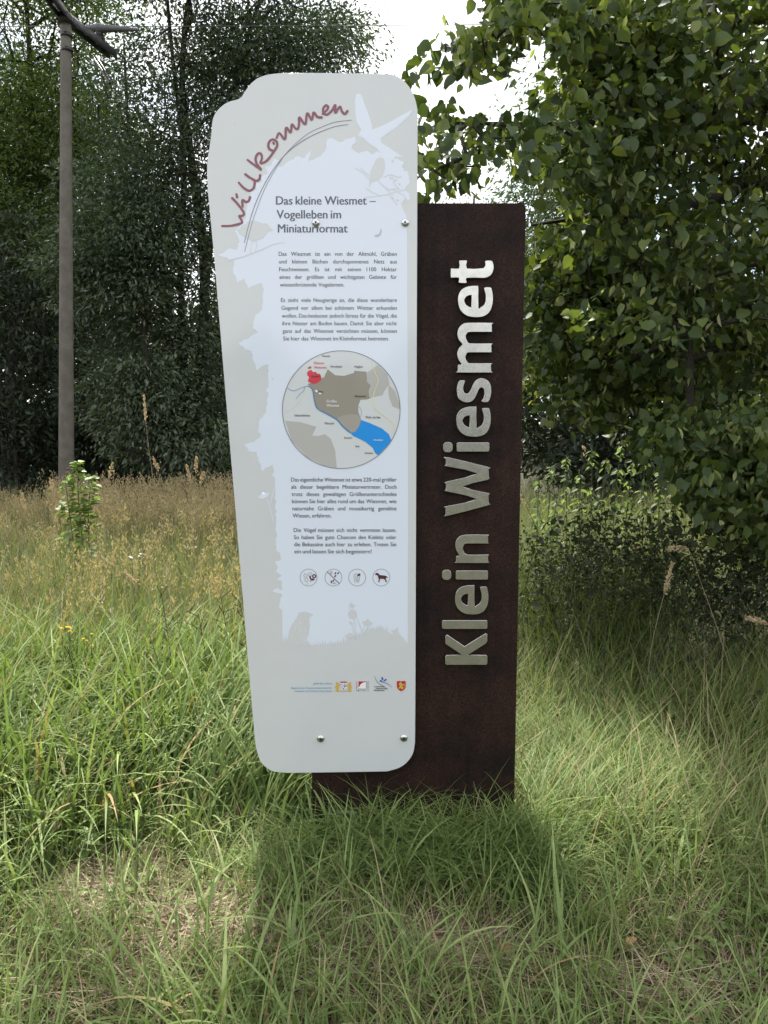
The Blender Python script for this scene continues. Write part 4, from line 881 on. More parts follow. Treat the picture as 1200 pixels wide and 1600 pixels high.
far_tree('dark tree behind the linden at the right edge', 1230, 250, 16, 3.2, 520, mat='wood_leaf', lo=0.02)

# the linden that hangs in from the right
def sample(poly, n_, d0, d1):
    poly = np.array(poly, float); o_ = []
    while sum(len(q_) for q_ in o_) < n_:
        x_ = rng.uniform(poly[:, 0].min(), poly[:, 0].max(), 4 * n_); y_ = rng.uniform(poly[:, 1].min(), poly[:, 1].max(), 4 * n_); k = inside(x_, y_, poly); x_, y_ = x_[k], y_[k]
        o_.append(at(x_, y_, rng.uniform(d0, d1, len(x_))))
    return np.concatenate(o_)[:n_]
LB = np.array([4.3, 6.6, 0.0])
right_in = sample([(1010, -20), (1240, -20), (1240, 850), (1140, 825), (1075, 740), (1000, 640), (940, 560), (950, 300)], 520, 3.9, 6.0)
left_far = sample([(850, 370), (900, 330), (960, 330), (1010, 500), (980, 640), (900, 650), (840, 640), (835, 420)], 230, 4.7, 6.1)
top_mid = sample([(890, -20), (1020, -20), (1000, 320), (930, 330), (890, 250), (900, 110)], 190, 3.9, 6.4)
low_right = sample([(1060, 640), (1240, 640), (1240, 840), (1130, 815)], 110, 3.8, 4.9)
br_top = sample([(760, -20), (890, -20), (900, 60), (850, 60), (790, 40)], 22, 3.5, 4.3)
br_tip = sample([(645, 75), (720, 60), (790, 45), (800, 80), (700, 105)], 8, 3.4, 3.8)
br_mid = sample([(665, 190), (740, 185), (870, 190), (880, 210), (760, 225), (670, 235)], 11, 3.4, 3.9)
br_low = np.concatenate([sample([(665, 250), (750, 240), (765, 265), (690, 285)], 6, 3.4, 3.8), sample([(815, 235), (890, 225), (885, 280), (820, 275)], 6, 3.6, 4.2)])
off = np.concatenate([ell((4.3, 6.6, 4.8), (2.9, 2.9, 3.4), 420), ell((2.4, 5.6, 5.6), (1.8, 1.8, 1.4), 120), ell((3.2, 4.2, 3.2), (1.6, 1.4, 1.9), 200), ell((1.5, 8.1, 6.7), (1.7, 0.9, 1.0), 200), ell((1.7, 7.0, 5.9), (1.4, 0.6, 0.7), 120), ell((-0.45, 5.62, 7.0), (1.7, 0.5, 0.5), 72)])  # last three: unseen overhead sprays added to shade the undergrowth and the foreground
sx, sy, dz = project(off); off = off[~((sx > -50) & (sx < 1230) & (sy > -40) & (sy < 1650) & (dz > 0)) & (off[:, 2] > 1.2)]
zz = off[:, 2] - 1.0; lx_ = off[:, 0] - zz * sdir[0] / sdir[2]; ly_ = off[:, 1] - zz * sdir[1] / sdir[2]     # where each spray's shade falls: the nettles stand in the sun
off = off[~((lx_ > 0.9) & (lx_ < 2.7) & (ly_ > 5.7) & (ly_ < 7.1))]
def boughs(t_, keep):
    h_ = np.sin(t_[:, 0] * 2.6 + 1.2 * t_[:, 1]) + np.sin(t_[:, 2] * 5.2 + 0.9 * t_[:, 0] + 1.0) + np.sin(t_[:, 1] * 3.4 - t_[:, 2] * 1.5)
    return t_[(h_ > -0.45) | (rng.uniform(0, 1, len(t_)) < keep)]
right_in = boughs(right_in, 0.12); left_far = boughs(left_far, 0.3); top_mid = boughs(top_mid, 0.15)
ltips = np.concatenate([right_in, low_right, left_far, top_mid, br_top, br_tip, br_mid, br_low, off])
def lfilter(p):
    sx, sy, dz = project(p)
    sky1 = inside(sx, sy, [(560, -50), (735, -50), (770, 30), (700, 55), (625, 60), (600, 200)])
    sky2 = inside(sx, sy, [(650, 128), (690, 120), (790, 112), (825, 62), (850, 55), (862, 90), (825, 150), (840, 182), (740, 176), (655, 162)]) | inside(sx, sy, [(752, 238), (800, 228), (812, 285), (870, 292), (884, 340), (845, 345), (820, 318), (760, 316), (745, 285)]) | (sx < 630)
    sky3 = inside(sx, sy, [(690, 318), (700, 297), (790, 285), (850, 292), (870, 330), (840, 345), (800, 335)])
    low = (sx > 700) & (sx < 1210) & (dz > 0) & (sy > np.interp(sx, [820, 900, 960, 1010, 1060, 1120, 1200], [625, 655, 690, 735, 775, 835, 865]) + rng.normal(0, 14, len(p)))
    near_sign = (p[:, 1] < 3.2) & (p[:, 0] < 0.75)
    return ~((sky1 | sky2 | sky3) & (dz < 9) & (dz > 0) & (sx > -100) & (sy > -60) & ((rng.uniform(0, 1, len(p)) < 0.95) | (sx < 640))) & ~near_sign & ~low
bp0 = [LB + [0, 0, 3.0]]
def limb(pts, r0, r1): return ([np.array(p_, float) for p_ in pts], r0, r1)
stems = [limb([LB + [0, 0, -0.1], LB + [0.05, -0.05, 1.5], LB + [-0.05, 0, 3.2], LB + [0.1, 0.1, 6.0], LB + [0, 0, 8]], 0.22, 0.05),
         limb([LB + [-0.03, 0, 2.0], at(1260, 195, 5.4), at(1060, 190, 4.6), at(870, 196, 4.0), at(735, 192, 3.65)], 0.06, 0.005),
         limb([LB + [-0.03, 0, 2.2], at(1250, 290, 5.6), at(1100, 315, 5.0), at(980, 330, 4.7), at(830, 352, 4.5)], 0.05, 0.006),
         limb([LB + [-0.03, 0, 3.0], at(1230, 30, 5.4), at(1050, 20, 4.6), at(880, 15, 4.0), at(760, 60, 3.6)], 0.06, 0.006),
         limb([LB + [0.0, 0, 4.5], (3.0, 6.3, 6.6), (1.2, 6.1, 7.1), (-0.8, 6.0, 7.1), (-1.9, 5.9, 6.9)], 0.07, 0.008),  # unseen high limb added to carry the sprays that dapple the foreground
         limb([LB + [-0.03, 0, 1.7], at(1270, 480, 5.4), at(1190, 490, 4.6), at(1080, 520, 4.3)], 0.045, 0.008),
         limb([LB + [-0.03, 0, 1.9], at(1200, 400, 6.4), at(1000, 400, 6.2), at(900, 425, 6.0)], 0.05, 0.008)]
tree('linden_tree', 'large linden with heart-shaped leaves hanging in from the right', 'tree', LB, stems, ltips, M['linden_leaf'], T_HEART_LOW, leaf=0.060, per=36, spread=0.19, flat=0.28, rmin=0.0042, droop=0.7, step=0.3, leaf_filter=lfilter, singles=300, up=0.75, wild=1.7, bracts=0.18, vary=(0.45, 1.2), jit=0.14)

# ================================================================== GRASS
def blades(N, base, length, width, az, lean, bend, rnd, segs=4, face=None):
    """bent, tapering grass blades"""
    length, az = guard(base, length, az)
    s_ = np.linspace(0, 1, segs + 1); th = lean[:, None] + bend[:, None] * s_[None]
    seg = length[:, None] / segs; dx = np.sin(th[:, :-1] + 0.5 * bend[:, None] / segs) * seg; dz = np.cos(th[:, :-1] + 0.5 * bend[:, None] / segs) * seg
    u = np.concatenate([np.zeros((N, 1)), np.cumsum(dx, 1)], 1); w = np.concatenate([np.zeros((N, 1)), np.cumsum(dz, 1)], 1)
    c, k = np.cos(az)[:, None], np.sin(az)[:, None]
    x_ = base[:, 0:1] + u * c; y_ = base[:, 1:2] + u * k; z_ = base[:, 2:3] + w
    z_ = np.maximum(z_, 0.004 + base[:, 2:3])
    fa = az + math.pi / 2 if face is None else face
    hw = width[:, None] / 2 * np.clip(1.15 * (1 - s_ ** 2.2), 0, 1)[None] * np.minimum(1, 0.55 + 1.5 * s_)[None]
    ox, oy = np.cos(fa)[:, None] * hw, np.sin(fa)[:, None] * hw
    Lf = np.stack([x_ + ox, y_ + oy, z_], 2); Rt = np.stack([x_ - ox, y_ - oy, z_], 2)
    v = np.concatenate([Lf[:, :-1], Rt[:, :-1], np.stack([x_, y_, z_], 2)[:, -1:]], 1)           # segs + segs + 1
    i = np.arange(segs - 1); q_ = np.stack([i, i + 1, i + 1 + segs, i + segs], 1); t_ = np.array([[segs - 1, 2 * segs, 2 * segs - 1]])
    kk = 2 * segs + 1; off_ = (np.arange(N) * kk)[:, None, None]
    return v.reshape(-1, 3), [(q_[None] + off_).reshape(-1, 4), (t_[None] + off_).reshape(-1, 3)], np.repeat(rnd, kk)

def free(b):
    """not inside the stele or its panel"""
    return ~((b[:, 0] > xl - 0.012) & (b[:, 0] < xr + 0.012) & (b[:, 1] > SY - 0.012) & (b[:, 1] < SY + DEP + 0.012))
def patch(N, x0, x1, y0, y1):
    b = np.stack([rng.uniform(x0, x1, N), rng.uniform(y0, y1, N), np.zeros(N)], 1); b = b[free(b)]; b[:, 2] = ground_z(b[:, 0], b[:, 1]) - 0.004
    return b
def clump(b, k, s_):
    """gather points into tufts"""
    c = b[rng.integers(0, len(b), max(1, len(b) // k))]; q_ = c[rng.integers(0, len(c), len(b))] + np.concatenate([rng.normal(0, s_, (len(b), 2)), np.zeros((len(b), 1))], 1)
    q_ = q_[free(q_)]; q_[:, 2] = ground_z(q_[:, 0], q_[:, 1]) - 0.004; return q_
def vnoise(x_, y_, f, ph=0): return 0.5 + 0.25 * (np.sin(x_ * f + 1.7 * np.sin(y_ * f * 0.8 + ph)) + np.sin(y_ * f * 1.1 + 1.3 * np.sin(x_ * f * 0.7 + ph * 2)))
def in_panel(v_top, b): return (b[:, 1] < PY + 0.02) & (b[:, 1] > PY - 0.25) & (np.abs(b[:, 0]) < 0.7)

def gxy(px, py):
    d_ = ray(px, py); t_ = -CAM_Z / d_[2]; return d_[0] * t_, d_[1] * t_

def guard(b, L, az):
    """keep blades from growing through the panel"""
    nx = np.abs(b[:, 0]) < 0.85; fr = nx & (b[:, 1] > PY - 0.45) & (b[:, 1] < PY + 0.03); bk = nx & (b[:, 1] >= PY + 0.03) & (b[:, 1] < PY + 0.75)
    return np.where(fr & ((b[:, 0] < -0.2) | (L > 0.42)), np.minimum(L, 0.30), L), np.where(bk, np.arctan2(np.abs(np.sin(az)) + 0.05, np.cos(az)), az)

STRAW = [(*gxy(*q_), r_) for *q_, r_ in ((165, 1400, 0.16), (300, 1470, 0.20), (700, 1500, 0.14), (1050, 1570, 0.14))]
def open_patch(b, keep):
    m_ = np.ones(len(b), bool)
    for cx_, cy_, r_ in STRAW:
        m_ &= (np.hypot(b[:, 0] - cx_, (b[:, 1] - cy_) * 1.3) > r_ * rng.uniform(0.75, 1.15, len(b))) | (rng.uniform(0, 1, len(b)) < keep)
    return b[m_]
# short turf and thatch round the sign
mb = MB()
b = open_patch(patch(20000, -2.4, 2.4, 1.45, 4.3), 0.3); N = len(b); dry = vnoise(b[:, 0], b[:, 1], 3.2)
L_ = rng.gamma(4, 0.030, N) * np.clip(0.6 + 1.1 * (1 - dry), 0.4, 1.6); L_ = np.minimum(L_ * 1.15, 0.36)
rn = np.where(rng.uniform(0, 1, N) < 0.18 + 0.45 * np.clip(dry - 0.35, 0, 1), rng.uniform(0, 0.15, N), rng.uniform(0.22, 1, N))
mb.add(*blades(N, b, L_, rng.uniform(0.0022, 0.005, N), rng.uniform(0, 6.283, N), rng.uniform(0.05, 0.7, N), rng.uniform(0.2, 1.6, N), rn, 4))
tag(mb.build('grass', M['grass']), 'short mixed green and dry grass round the foot of the sign', 'grass', kind='stuff')
# straw lying flat
mb = MB()
def straw_at(cx, cy, sx_, sy_, N):
    b = np.stack([rng.normal(cx, sx_, N), rng.normal(cy, sy_, N), np.zeros(N)], 1); b = b[free(b) & (b[:, 1] > 1.4)]; N = len(b); b[:, 2] = ground_z(b[:, 0], b[:, 1]) + rng.uniform(0.004, 0.05, N)
    mb.add(*blades(N, b, rng.uniform(0.06, 0.28, N), rng.uniform(0.0018, 0.0042, N), rng.uniform(0, 6.283, N), rng.uniform(1.2, 1.56, N), rng.uniform(-0.3, 0.5, N), rng.uniform(0, 1, N), 3))
for px_, py_, sx_, sy_, N in ((165, 1400, 0.08, 0.085, 1500), (300, 1470, 0.11, 0.09, 1500), (700, 1500, 0.10, 0.07, 900), (480, 1430, 0.16, 0.12, 500), (1050, 1560, 0.2, 0.06, 400), (600, 1560, 0.4, 0.1, 450), (150, 1560, 0.3, 0.08, 600)):
    straw_at(*gxy(px_, py_), sx_, sy_, N)
b = patch(6500, -2.2, 2.3, 1.45, 2.9); straw_N = len(b)
mb.add(*blades(straw_N, b + [0, 0, 0.012], rng.uniform(0.05, 0.25, straw_N), rng.uniform(0.0016, 0.0036, straw_N), rng.uniform(0, 6.283, straw_N), rng.uniform(1.0, 1.55, straw_N), rng.uniform(-0.3, 0.6, straw_N), rng.uniform(0, 1, straw_N), 3))
tag(mb.build('straw', M['straw']), 'pale dead straw lying flat in the foreground turf', 'straw', kind='stuff')
# tangled middle-length grass between straw patches
mb = MB()
b = clump(patch(9500, -2.2, 2.2, 1.5, 3.0), 12, 0.05); b = open_patch(b, 0.06)
b = b[rng.uniform(0, 1, len(b)) < np.clip(0.30 + 1.3 * vnoise(b[:, 0], b[:, 1], 2.6, 0.7) * (0.35 + 0.65 * np.clip((b[:, 1] - 1.7) / 0.9, 0, 1)), 0, 1)]; N = len(b)
mb.add(*blades(N, b, rng.uniform(0.10, 0.30, N), rng.uniform(0.0022, 0.0055, N), rng.uniform(0, 6.283, N), rng.uniform(0.05, 0.9, N), rng.uniform(0.3, 1.9, N), np.where(rng.uniform(0, 1, N) < 0.12, rng.uniform(0, 0.15, N), rng.uniform(0.2, 1, N)), 5))
tag(mb.build('grass', M['grass']), 'tangled middle-length green grass in the foreground', 'grass', kind='stuff')
b = open_patch(clump(patch(3600, -1.9, 1.9, 1.6, 2.7), 12, 0.05), 0.02); N = len(b)
mb = MB(); mb.add(*blades(N, b, rng.uniform(0.12, 0.34, N), rng.uniform(0.003, 0.0075, N), rng.uniform(0, 6.283, N), rng.uniform(0.02, 0.6, N), rng.uniform(0.2, 1.6, N), rng.uniform(0.12, 1, N), 6))
tag(mb.build('grass', M['lush']), 'scattered broad grass blades in the foreground turf', 'grass', kind='stuff')
mb = MB(); b = clump(patch(420, -1.9, 1.9, 1.62, 2.75), 5, 0.04); N = len(b)
mb.add(*blades(N, b, rng.uniform(0.16, 0.40, N), rng.uniform(0.007, 0.013, N), rng.uniform(0, 6.283, N), rng.uniform(0.02, 0.5, N), rng.uniform(0.3, 1.9, N), rng.uniform(0.0, 1, N), 8))
tag(mb.build('broad_grass', M['lush']), 'few broad coarse blades standing out of the foreground turf', 'grass', kind='stuff')
# lush broad blades left of the sign
mb = MB()
b = clump(patch(11500, -3.6, -0.28, 2.3, 4.6), 15, 0.045); x_, y_ = b[:, 0], b[:, 1]; edge = 2.62 + 0.16 * np.sin(x_ * 5) + 0.12 * np.sin(x_ * 11 + 1) - 0.45 * np.clip((-x_ - 0.85) / 0.5, 0, 1)
k = (y_ + rng.normal(0, 0.10, len(b)) > edge) & ~((x_ > -0.66) & (y_ > 2.45) & (y_ < 2.83)); b = b[k]; N = len(b)
L_ = rng.uniform(0.28, 0.68, N) * np.clip((b[:, 1] - 2.05) / 0.8, 0.45, 1.15)
mb.add(*blades(N, b, L_, rng.uniform(0.006, 0.016, N), rng.normal(-0.35, 1.3, N), rng.uniform(0.02, 0.4, N), rng.uniform(0.3, 2.1, N), rng.uniform(0, 1, N), 8))
# right of the sign and at its foot, thinner
b = clump(patch(3600, 0.42, 1.1, 2.7, 3.7), 18, 0.05); N = len(b)
mb.add(*blades(N, b, rng.uniform(0.2, 0.42, N), rng.uniform(0.003, 0.0065, N), rng.normal(0.2, 1.5, N), rng.uniform(0.05, 0.5, N), rng.uniform(0.4, 1.9, N), rng.uniform(0, 1, N), 6))
b = clump(patch(2200, -0.34, 0.56, 2.42, 2.82), 14, 0.045); b = b[b[:, 1] < SY - 0.05]; N = len(b)
mb.add(*blades(N, b, rng.uniform(0.14, 0.40, N), rng.uniform(0.0025, 0.006, N), rng.uniform(-math.pi, math.pi, N) * 0.62 - 1.57, rng.uniform(0.1, 0.7, N), rng.uniform(0.5, 1.8, N), rng.uniform(0.1, 0.75, N), 6))
b = patch(150, -0.32, 0.56, 2.5, 2.80); N = len(b)
mb.add(*blades(N, b, rng.uniform(0.35, 0.62, N), rng.uniform(0.004, 0.008, N), rng.uniform(-3.0, 0.0, N), rng.uniform(0.05, 0.5, N), rng.uniform(0.8, 2.3, N), rng.uniform(0.1, 0.9, N), 9))
b = patch(380, 0.9, 3.2, 3.6, 4.3); N = len(b)
mb.add(*blades(N, b, rng.uniform(0.4, 0.95, N), rng.uniform(0.002, 0.0045, N), rng.uniform(0, 6.28, N), rng.uniform(0.05, 0.5, N), rng.uniform(0.5, 1.9, N), rng.uniform(0.0, 0.5, N), 9))
b = patch(900, -2.0, 2.0, 1.6, 2.75); N = len(b)
mb.add(*blades(N, b, rng.uniform(0.15, 0.36, N), rng.uniform(0.004, 0.0075, N), rng.uniform(0, 6.28, N), rng.uniform(0.02, 0.4, N), rng.uniform(0.1, 1.2, N), rng.uniform(0.1, 0.9, N), 6))
tag(mb.build('tall_grass', M['lush']), 'lush broad-bladed tall grass left and right of the sign', 'grass', kind='stuff')
# lodged fine grass on the right
mb = MB()
b = clump(patch(16000, 0.3, 4.2, 2.1, 5.2), 14, 0.05); k = (b[:, 1] > 2.9 - 0.9 * np.clip(b[:, 0] - 0.5, 0, 1)) & (b[:, 1] < 4.15 + rng.normal(0, 0.2, len(b))); b = b[k]; N = len(b)
az = 0.5 + 2.4 * (vnoise(b[:, 0], b[:, 1], 2.1, 1.0) - 0.5) * 2 + rng.normal(0, 0.9, N)
mb.add(*blades(N, b, rng.uniform(0.2, 0.58, N), rng.uniform(0.002, 0.0065, N), az, rng.uniform(0.2, 0.8, N), rng.uniform(0.5, 1.5, N), np.where(rng.uniform(0, 1, N) < 0.14, rng.uniform(0, 0.15, N), rng.uniform(0.2, 1, N)), 5))
tag(mb.build('grass', M['grass']), 'fine lodged grass combed sideways under the linden', 'grass', kind='stuff')
# meadow: green understorey and brown flowering stems
mb = MB()
b = np.concatenate([patch(26000, -6, 0.9, 3.6, 7.5), patch(14000, -9, 1.5, 7.0, 12.0), patch(9000, 0.5, 6, 5.0, 11), patch(6000, 1, 12, 10, 17)]); N = len(b)
hh = np.clip(0.35 + (b[:, 1] - 3.4) * 0.16, 0.35, 0.68)
mb.add(*blades(N, b, hh * rng.uniform(0.6, 1.25, N), rng.uniform(0.003, 0.0075, N), rng.uniform(0, 6.283, N), rng.uniform(0.02, 0.3, N), rng.uniform(0.1, 1.2, N), rng.uniform(0.33, 1, N), 4))
tag(mb.build('meadow_grass', M['meadow']), 'green understorey of the tall meadow before the wood', 'grass', kind='stuff')
mb = MB()
b = np.concatenate([clump(patch(1100, -5.5, 0.6, 4.4, 6.8), 7, 0.13), clump(patch(5800, -8.5, 1.0, 6.9, 10.8), 10, 0.15)]); N = len(b)
hh = np.clip(0.5 + (b[:, 1] - 4.0) * 0.13, 0.5, 0.92) * rng.uniform(0.8, 1.15, N); hh *= np.where((b[:, 0] < -0.42 * b[:, 1]), 0.66, 0.88)
az = rng.uniform(0, 6.283, N); lean = rng.uniform(0, 0.15, N); bend = rng.uniform(0.0, 0.35, N)
mb.add(*blades(N, b, hh, np.full(N, 0.0036), az, lean, bend, rng.uniform(0, 0.36, N), 4))
K = 14; f_ = rng.uniform(0.80, 1.0, (N, K)); th = lean[:, None] + bend[:, None] * f_ * 0.5; rad = hh[:, None] * f_
pos = np.stack([b[:, :1] + rad * np.sin(th) * np.cos(az)[:, None], b[:, 1:2] + rad * np.sin(th) * np.sin(az)[:, None], b[:, 2:3] + rad * np.cos(th)], 2)
pos = pos + rng.normal(0, 1, (N, K, 3)) * (0.006 + 0.020 * (1 - f_) * 5)[..., None] * np.array([1, 1, 0.5]); pos = pos.reshape(-1, 3)
dv = np.array([0, 0, 1.0]) + rng.normal(0, 0.45, (len(pos), 3)); v, ps, rr_ = scatter(*T_DIAMOND, pos, leaf_frames(dv, rng.normal(0, 1, (len(pos), 3))), rng.uniform(0.018, 0.04, len(pos)), np.repeat(rng.uniform(0, 0.30, N) ** 1.0, K))
mb.add(v, ps, rr_)
tag(mb.build('flowering_grass', M['meadow']), 'brown flowering grass stems of the meadow below the wood', 'grass', kind='stuff')

# ================================================================== PLANTS
def stalk(name, label, foot, pts, r_, head_len, head_r, mat_stem, cat_='grass stalk', group=None, n_seeds=90):
    rt = empty(name, foot, label, cat_, group); p = spline([foot] + pts, 6); mb = MB(); mb.add(*polytube(p, np.linspace(r_, r_ * 0.5, len(p)), 5)); mb.build('stem', mat_stem, rt, True)
    L_ = np.cumsum(np.r_[0, np.linalg.norm(np.diff(p, axis=0), axis=1)]); f_ = rng.uniform(L_[-1] - head_len, L_[-1], n_seeds)
    q_ = np.stack([np.interp(f_, L_, p[:, i]) for i in range(3)], 1); d_ = p[-1] - p[-3]; d_ /= np.linalg.norm(d_)
    sh = np.sin(np.clip((f_ - (L_[-1] - head_len)) / head_len, 0, 1) * 2.6 + 0.35)
    q_ += rng.normal(0, 1, (n_seeds, 3)) * (head_r * sh)[:, None]; dv = d_ + rng.normal(0, 0.35, (n_seeds, 3))
    v, ps, rr_ = scatter(*T_OVAL, q_, leaf_frames(dv, rng.normal(0, 1, (n_seeds, 3))), rng.uniform(0.012, 0.022, n_seeds), rng.uniform(0, 1, n_seeds)); mb = MB(); mb.add(v, ps, rr_); mb.build('seed_head', M['seed'], rt)
    return rt
def stalk_px(label, Y, px, r_=0.0022, hl=0.14, hr=0.006, mat='stem_dry', group='tall grass stalks with seed heads', **k):
    p = [at(x_, y_, Y) for x_, y_ in px]; foot = np.array([p[0][0], Y, 0.0]); foot[2] = float(ground_z(foot[0], foot[1])) - 0.005
    if p[0][2] < 0.08: p = p[1:]
    return stalk('grass_stalk', label, foot, p, r_, hl, hr, M[mat], group=group, **k)
stalk_px('tallest straw-coloured grass stalk standing up against the dark wood', 6.2, [(244, 800), (238, 740), (230, 680), (225, 618)], hl=0.2)
stalk_px('short leaning straw grass stalk just right of the tallest one', 6.4, [(252, 800), (250, 750), (240, 715)], hl=0.12)
stalk_px('straw grass stalk beside the green sapling, its head curved right', 6.0, [(164, 810), (168, 760), (176, 724)], hl=0.13, hr=0.007)
stalk_px('straw grass stalk with upright head nearest the white panel', 6.3, [(305, 800), (306, 750), (307, 714)], hl=0.13)
stalk_px('straw grass stalk leaning left next to the white panel', 6.1, [(300, 800), (298, 760), (292, 728)], hl=0.12)
stalk_px('straw grass stalk leaning right close to the white panel', 6.2, [(308, 810), (312, 765), (318, 738)], hl=0.1)
stalk_px('bushy buff grass stalk left of the green sapling', 6.1, [(84, 820), (84, 775), (79, 748)], hl=0.14, hr=0.009)
stalk_px('buff grass stalk at the shaded left end of the meadow', 5.9, [(45, 850), (40, 800), (32, 768)], hl=0.14, hr=0.008)
stalk_px('long pale grass stalk bowing over the meadow with a nodding tip', 4.2, [(30, 1050), (90, 930), (130, 866), (160, 870), (215, 912)], 0.0018, 0.10, 0.004)
stalk_px('pale grass stalk before the shade bushes with a bent drooping head', 3.9, [(1150, 1080), (1120, 980), (1095, 910), (1075, 858), (1045, 858)], 0.0018, 0.11, 0.005)
stalk_px('pale grass stalk at the right edge with a head bent left', 3.7, [(1240, 1080), (1225, 1010), (1205, 978), (1168, 965)], 0.0018, 0.10, 0.005)
stalk_px('slim grass stalk with a loose head among the shade bushes', 3.9, [(1010, 1080), (1020, 1000), (1040, 920), (1050, 880)], 0.0016, 0.16, 0.006)
stalk_px('slim dark grass stem rising close to the stele right edge', 3.6, [(905, 985), (870, 900), (840, 830), (815, 775)], 0.0018, 0.05, 0.003, 'stem_dark', n_seeds=12)
stalk_px('slim dark grass stem rising to the nettles', 3.8, [(945, 1000), (938, 900), (925, 800), (912, 700)], 0.0018, 0.05, 0.003, 'stem_dark', n_seeds=12)

def leaf_plant(name, label, cat_, foot, stem_pts, r_, mat_leaf, tmpl, size, n_leaf, spread, droop=0.2, top_only=0.2, group=None, stem_mat='stem_green', lo=0.0):
    rt = empty(name, foot, label, cat_, group)
    stems_ = stem_pts if isinstance(stem_pts[0], list) else [stem_pts]
    for sp_ in stems_:
        p = spline(sp_, 6); mb = MB(); mb.add(*polytube(p, np.linspace(r_, r_ * 0.4, len(p)), 6)); mb.build('stem', M[stem_mat], rt, True)
        n_ = n_leaf; f_ = np.sort(rng.uniform(top_only, 1, n_)); ix = f_ * (len(p) - 1); q_ = np.stack([np.interp(ix, np.arange(len(p)), p[:, i]) for i in range(3)], 1)
        a_ = np.arange(n_) * 2.4 + rng.uniform(0, 0.6, n_); out_ = np.stack([np.cos(a_), np.sin(a_), np.full(n_, 0.15)], 1)
        q_ = q_ + out_ * spread * rng.uniform(0.1, 1, (n_, 1)) * (1.15 - f_)[:, None]
        v, ps, rr_ = scatter(*tmpl, q_, leaf_frames(out_ + [0, 0, -droop] + rng.normal(0, 0.25, (n_, 3)), np.array([0, 0, 1.0]) + rng.normal(0, 0.35, (n_, 3))), size * rng.uniform(0.55, 1.1, n_) * (1.15 - 0.5 * f_), rng.uniform(lo, 1, n_)); mb = MB(); mb.add(v, ps, rr_); mb.build('leaves', mat_leaf, rt)['kind'] = 'stuff'
    return rt
# sapling in front of the pole
f0 = gp(125, 6.6)
leaf_plant('young_sapling', 'bright green young sapling in front of the pole foot', 'sapling', f0, [[f0, at(128, 840, 6.6), at(122, 770, 6.6), at(122, 722, 6.6)], [f0 + [0.05, 0.02, 0], at(138, 820, 6.65), at(143, 745, 6.65)], [f0 + [-0.05, 0, 0], at(112, 830, 6.55), at(102, 750, 6.55)]], 0.006, M['sapling_leaf'], T_HEART_LOW, 0.085, 80, 0.12, 0.3, 0.3)
# nettles
k = 0
ORD = 'first second third fourth fifth sixth seventh eighth ninth tenth eleventh twelfth thirteenth'.split()
for px_, top, Y in sorted(((842, 745, 6.6), (862, 728, 6.9), (885, 712, 6.5), (905, 735, 6.2), (925, 700, 6.4), (948, 716, 6.1), (972, 688, 6.5), (990, 712, 6.2), (1008, 694, 6.6), (1030, 735, 6.3), (1050, 750, 6.0), (870, 770, 5.9), (935, 765, 5.8))):
    f0 = gp(px_ + 4, Y); tp_ = at(px_, top, Y); md = (f0 + tp_) / 2 + [rng.normal(0, 0.03), 0, 0]
    leaf_plant('nettle', f'pale green nettle below the linden, {ORD[k]} from the stele in its clump', 'nettle', f0, [f0, md, tp_], 0.006, M['nettle_leaf'], T_OVAL, 0.095, 58, 0.05, 0.75, 0.1, group='nettles below the linden'); k += 1
# tangled undergrowth in the shade: unequal sprigs of small and larger leaves on thin leaning stems
HB = []
for px_, top, wid, n_ in ((832, 868, 22, 26), (850, 820, 26, 30), (880, 872, 30, 34), (905, 800, 24, 34), (935, 850, 34, 40), (968, 792, 30, 40), (1000, 862, 34, 44), (1030, 806, 30, 40), (1062, 838, 36, 44), (1098, 790, 34, 40), (1135, 846, 36, 48), (1170, 806, 30, 44), (1205, 850, 40, 48), (1250, 820, 50, 50)):
    yy = top + np.abs(rng.normal(0, 1, n_)) * 85; HB.append(at(px_ + rng.normal(0, wid, n_), np.minimum(yy, 1035 + rng.normal(0, 10, n_)), rng.uniform(4.15, 5.5, n_)))
tips = np.concatenate(HB + [ell((2.7, 4.9, 0.5), (1.3, 0.7, 0.5), 160)]); tips = tips[tips[:, 2] > 0.05]
foot_ = tips.copy(); foot_[:, 2] = 0; foot_[:, :2] += rng.normal(0, 0.30, (len(tips), 2)); foot_[:, 1] = np.maximum(foot_[:, 1], 3.95); mid_ = (tips + foot_) / 2 + rng.normal(0, 0.06, tips.shape)
mb = MB(); k3 = slice(None, None, 3); mb.add(*tubes_arr(np.r_[foot_[k3], mid_[k3]], np.r_[mid_[k3], tips[k3]], 0.0022, 0.0014, 4)); tag(mb.build('herb_twigs', M['bark'], None), 'thin dark twigs of the low shade bushes', 'twigs', kind='stuff')
mb = MB(); size = rng.choice([0.020, 0.028, 0.045, 0.065], len(tips), p=[0.35, 0.35, 0.2, 0.1]); c_ = np.where(size < 0.03, 30, np.where(size < 0.05, 16, 9)); own = np.repeat(np.arange(len(tips)), c_); N = len(own)
tn_ = rng.normal(0, 0.7, tips.shape); tn_[:, 2] = np.abs(tn_[:, 2]); tn_ /= np.linalg.norm(tn_, axis=1, keepdims=True)
q_ = tips[own] + tn_[own] * rng.uniform(-0.22, 0.06, (N, 1)) + rng.normal(0, 0.05, (N, 3)); q_[:, 2] = np.abs(q_[:, 2])
mb.add(*scatter(*T_OVAL, q_, leaf_frames(tn_[own] * 0.6 + rng.normal(0, 0.7, q_.shape) + [0, 0, -0.25], np.array([0, 0, 0.8]) + rng.normal(0, 0.7, q_.shape)), size[own] * rng.uniform(0.6, 1.25, N), np.clip(rng.uniform(0, 0.8, len(tips))[own] + rng.normal(0, 0.15, N), 0, 1)))
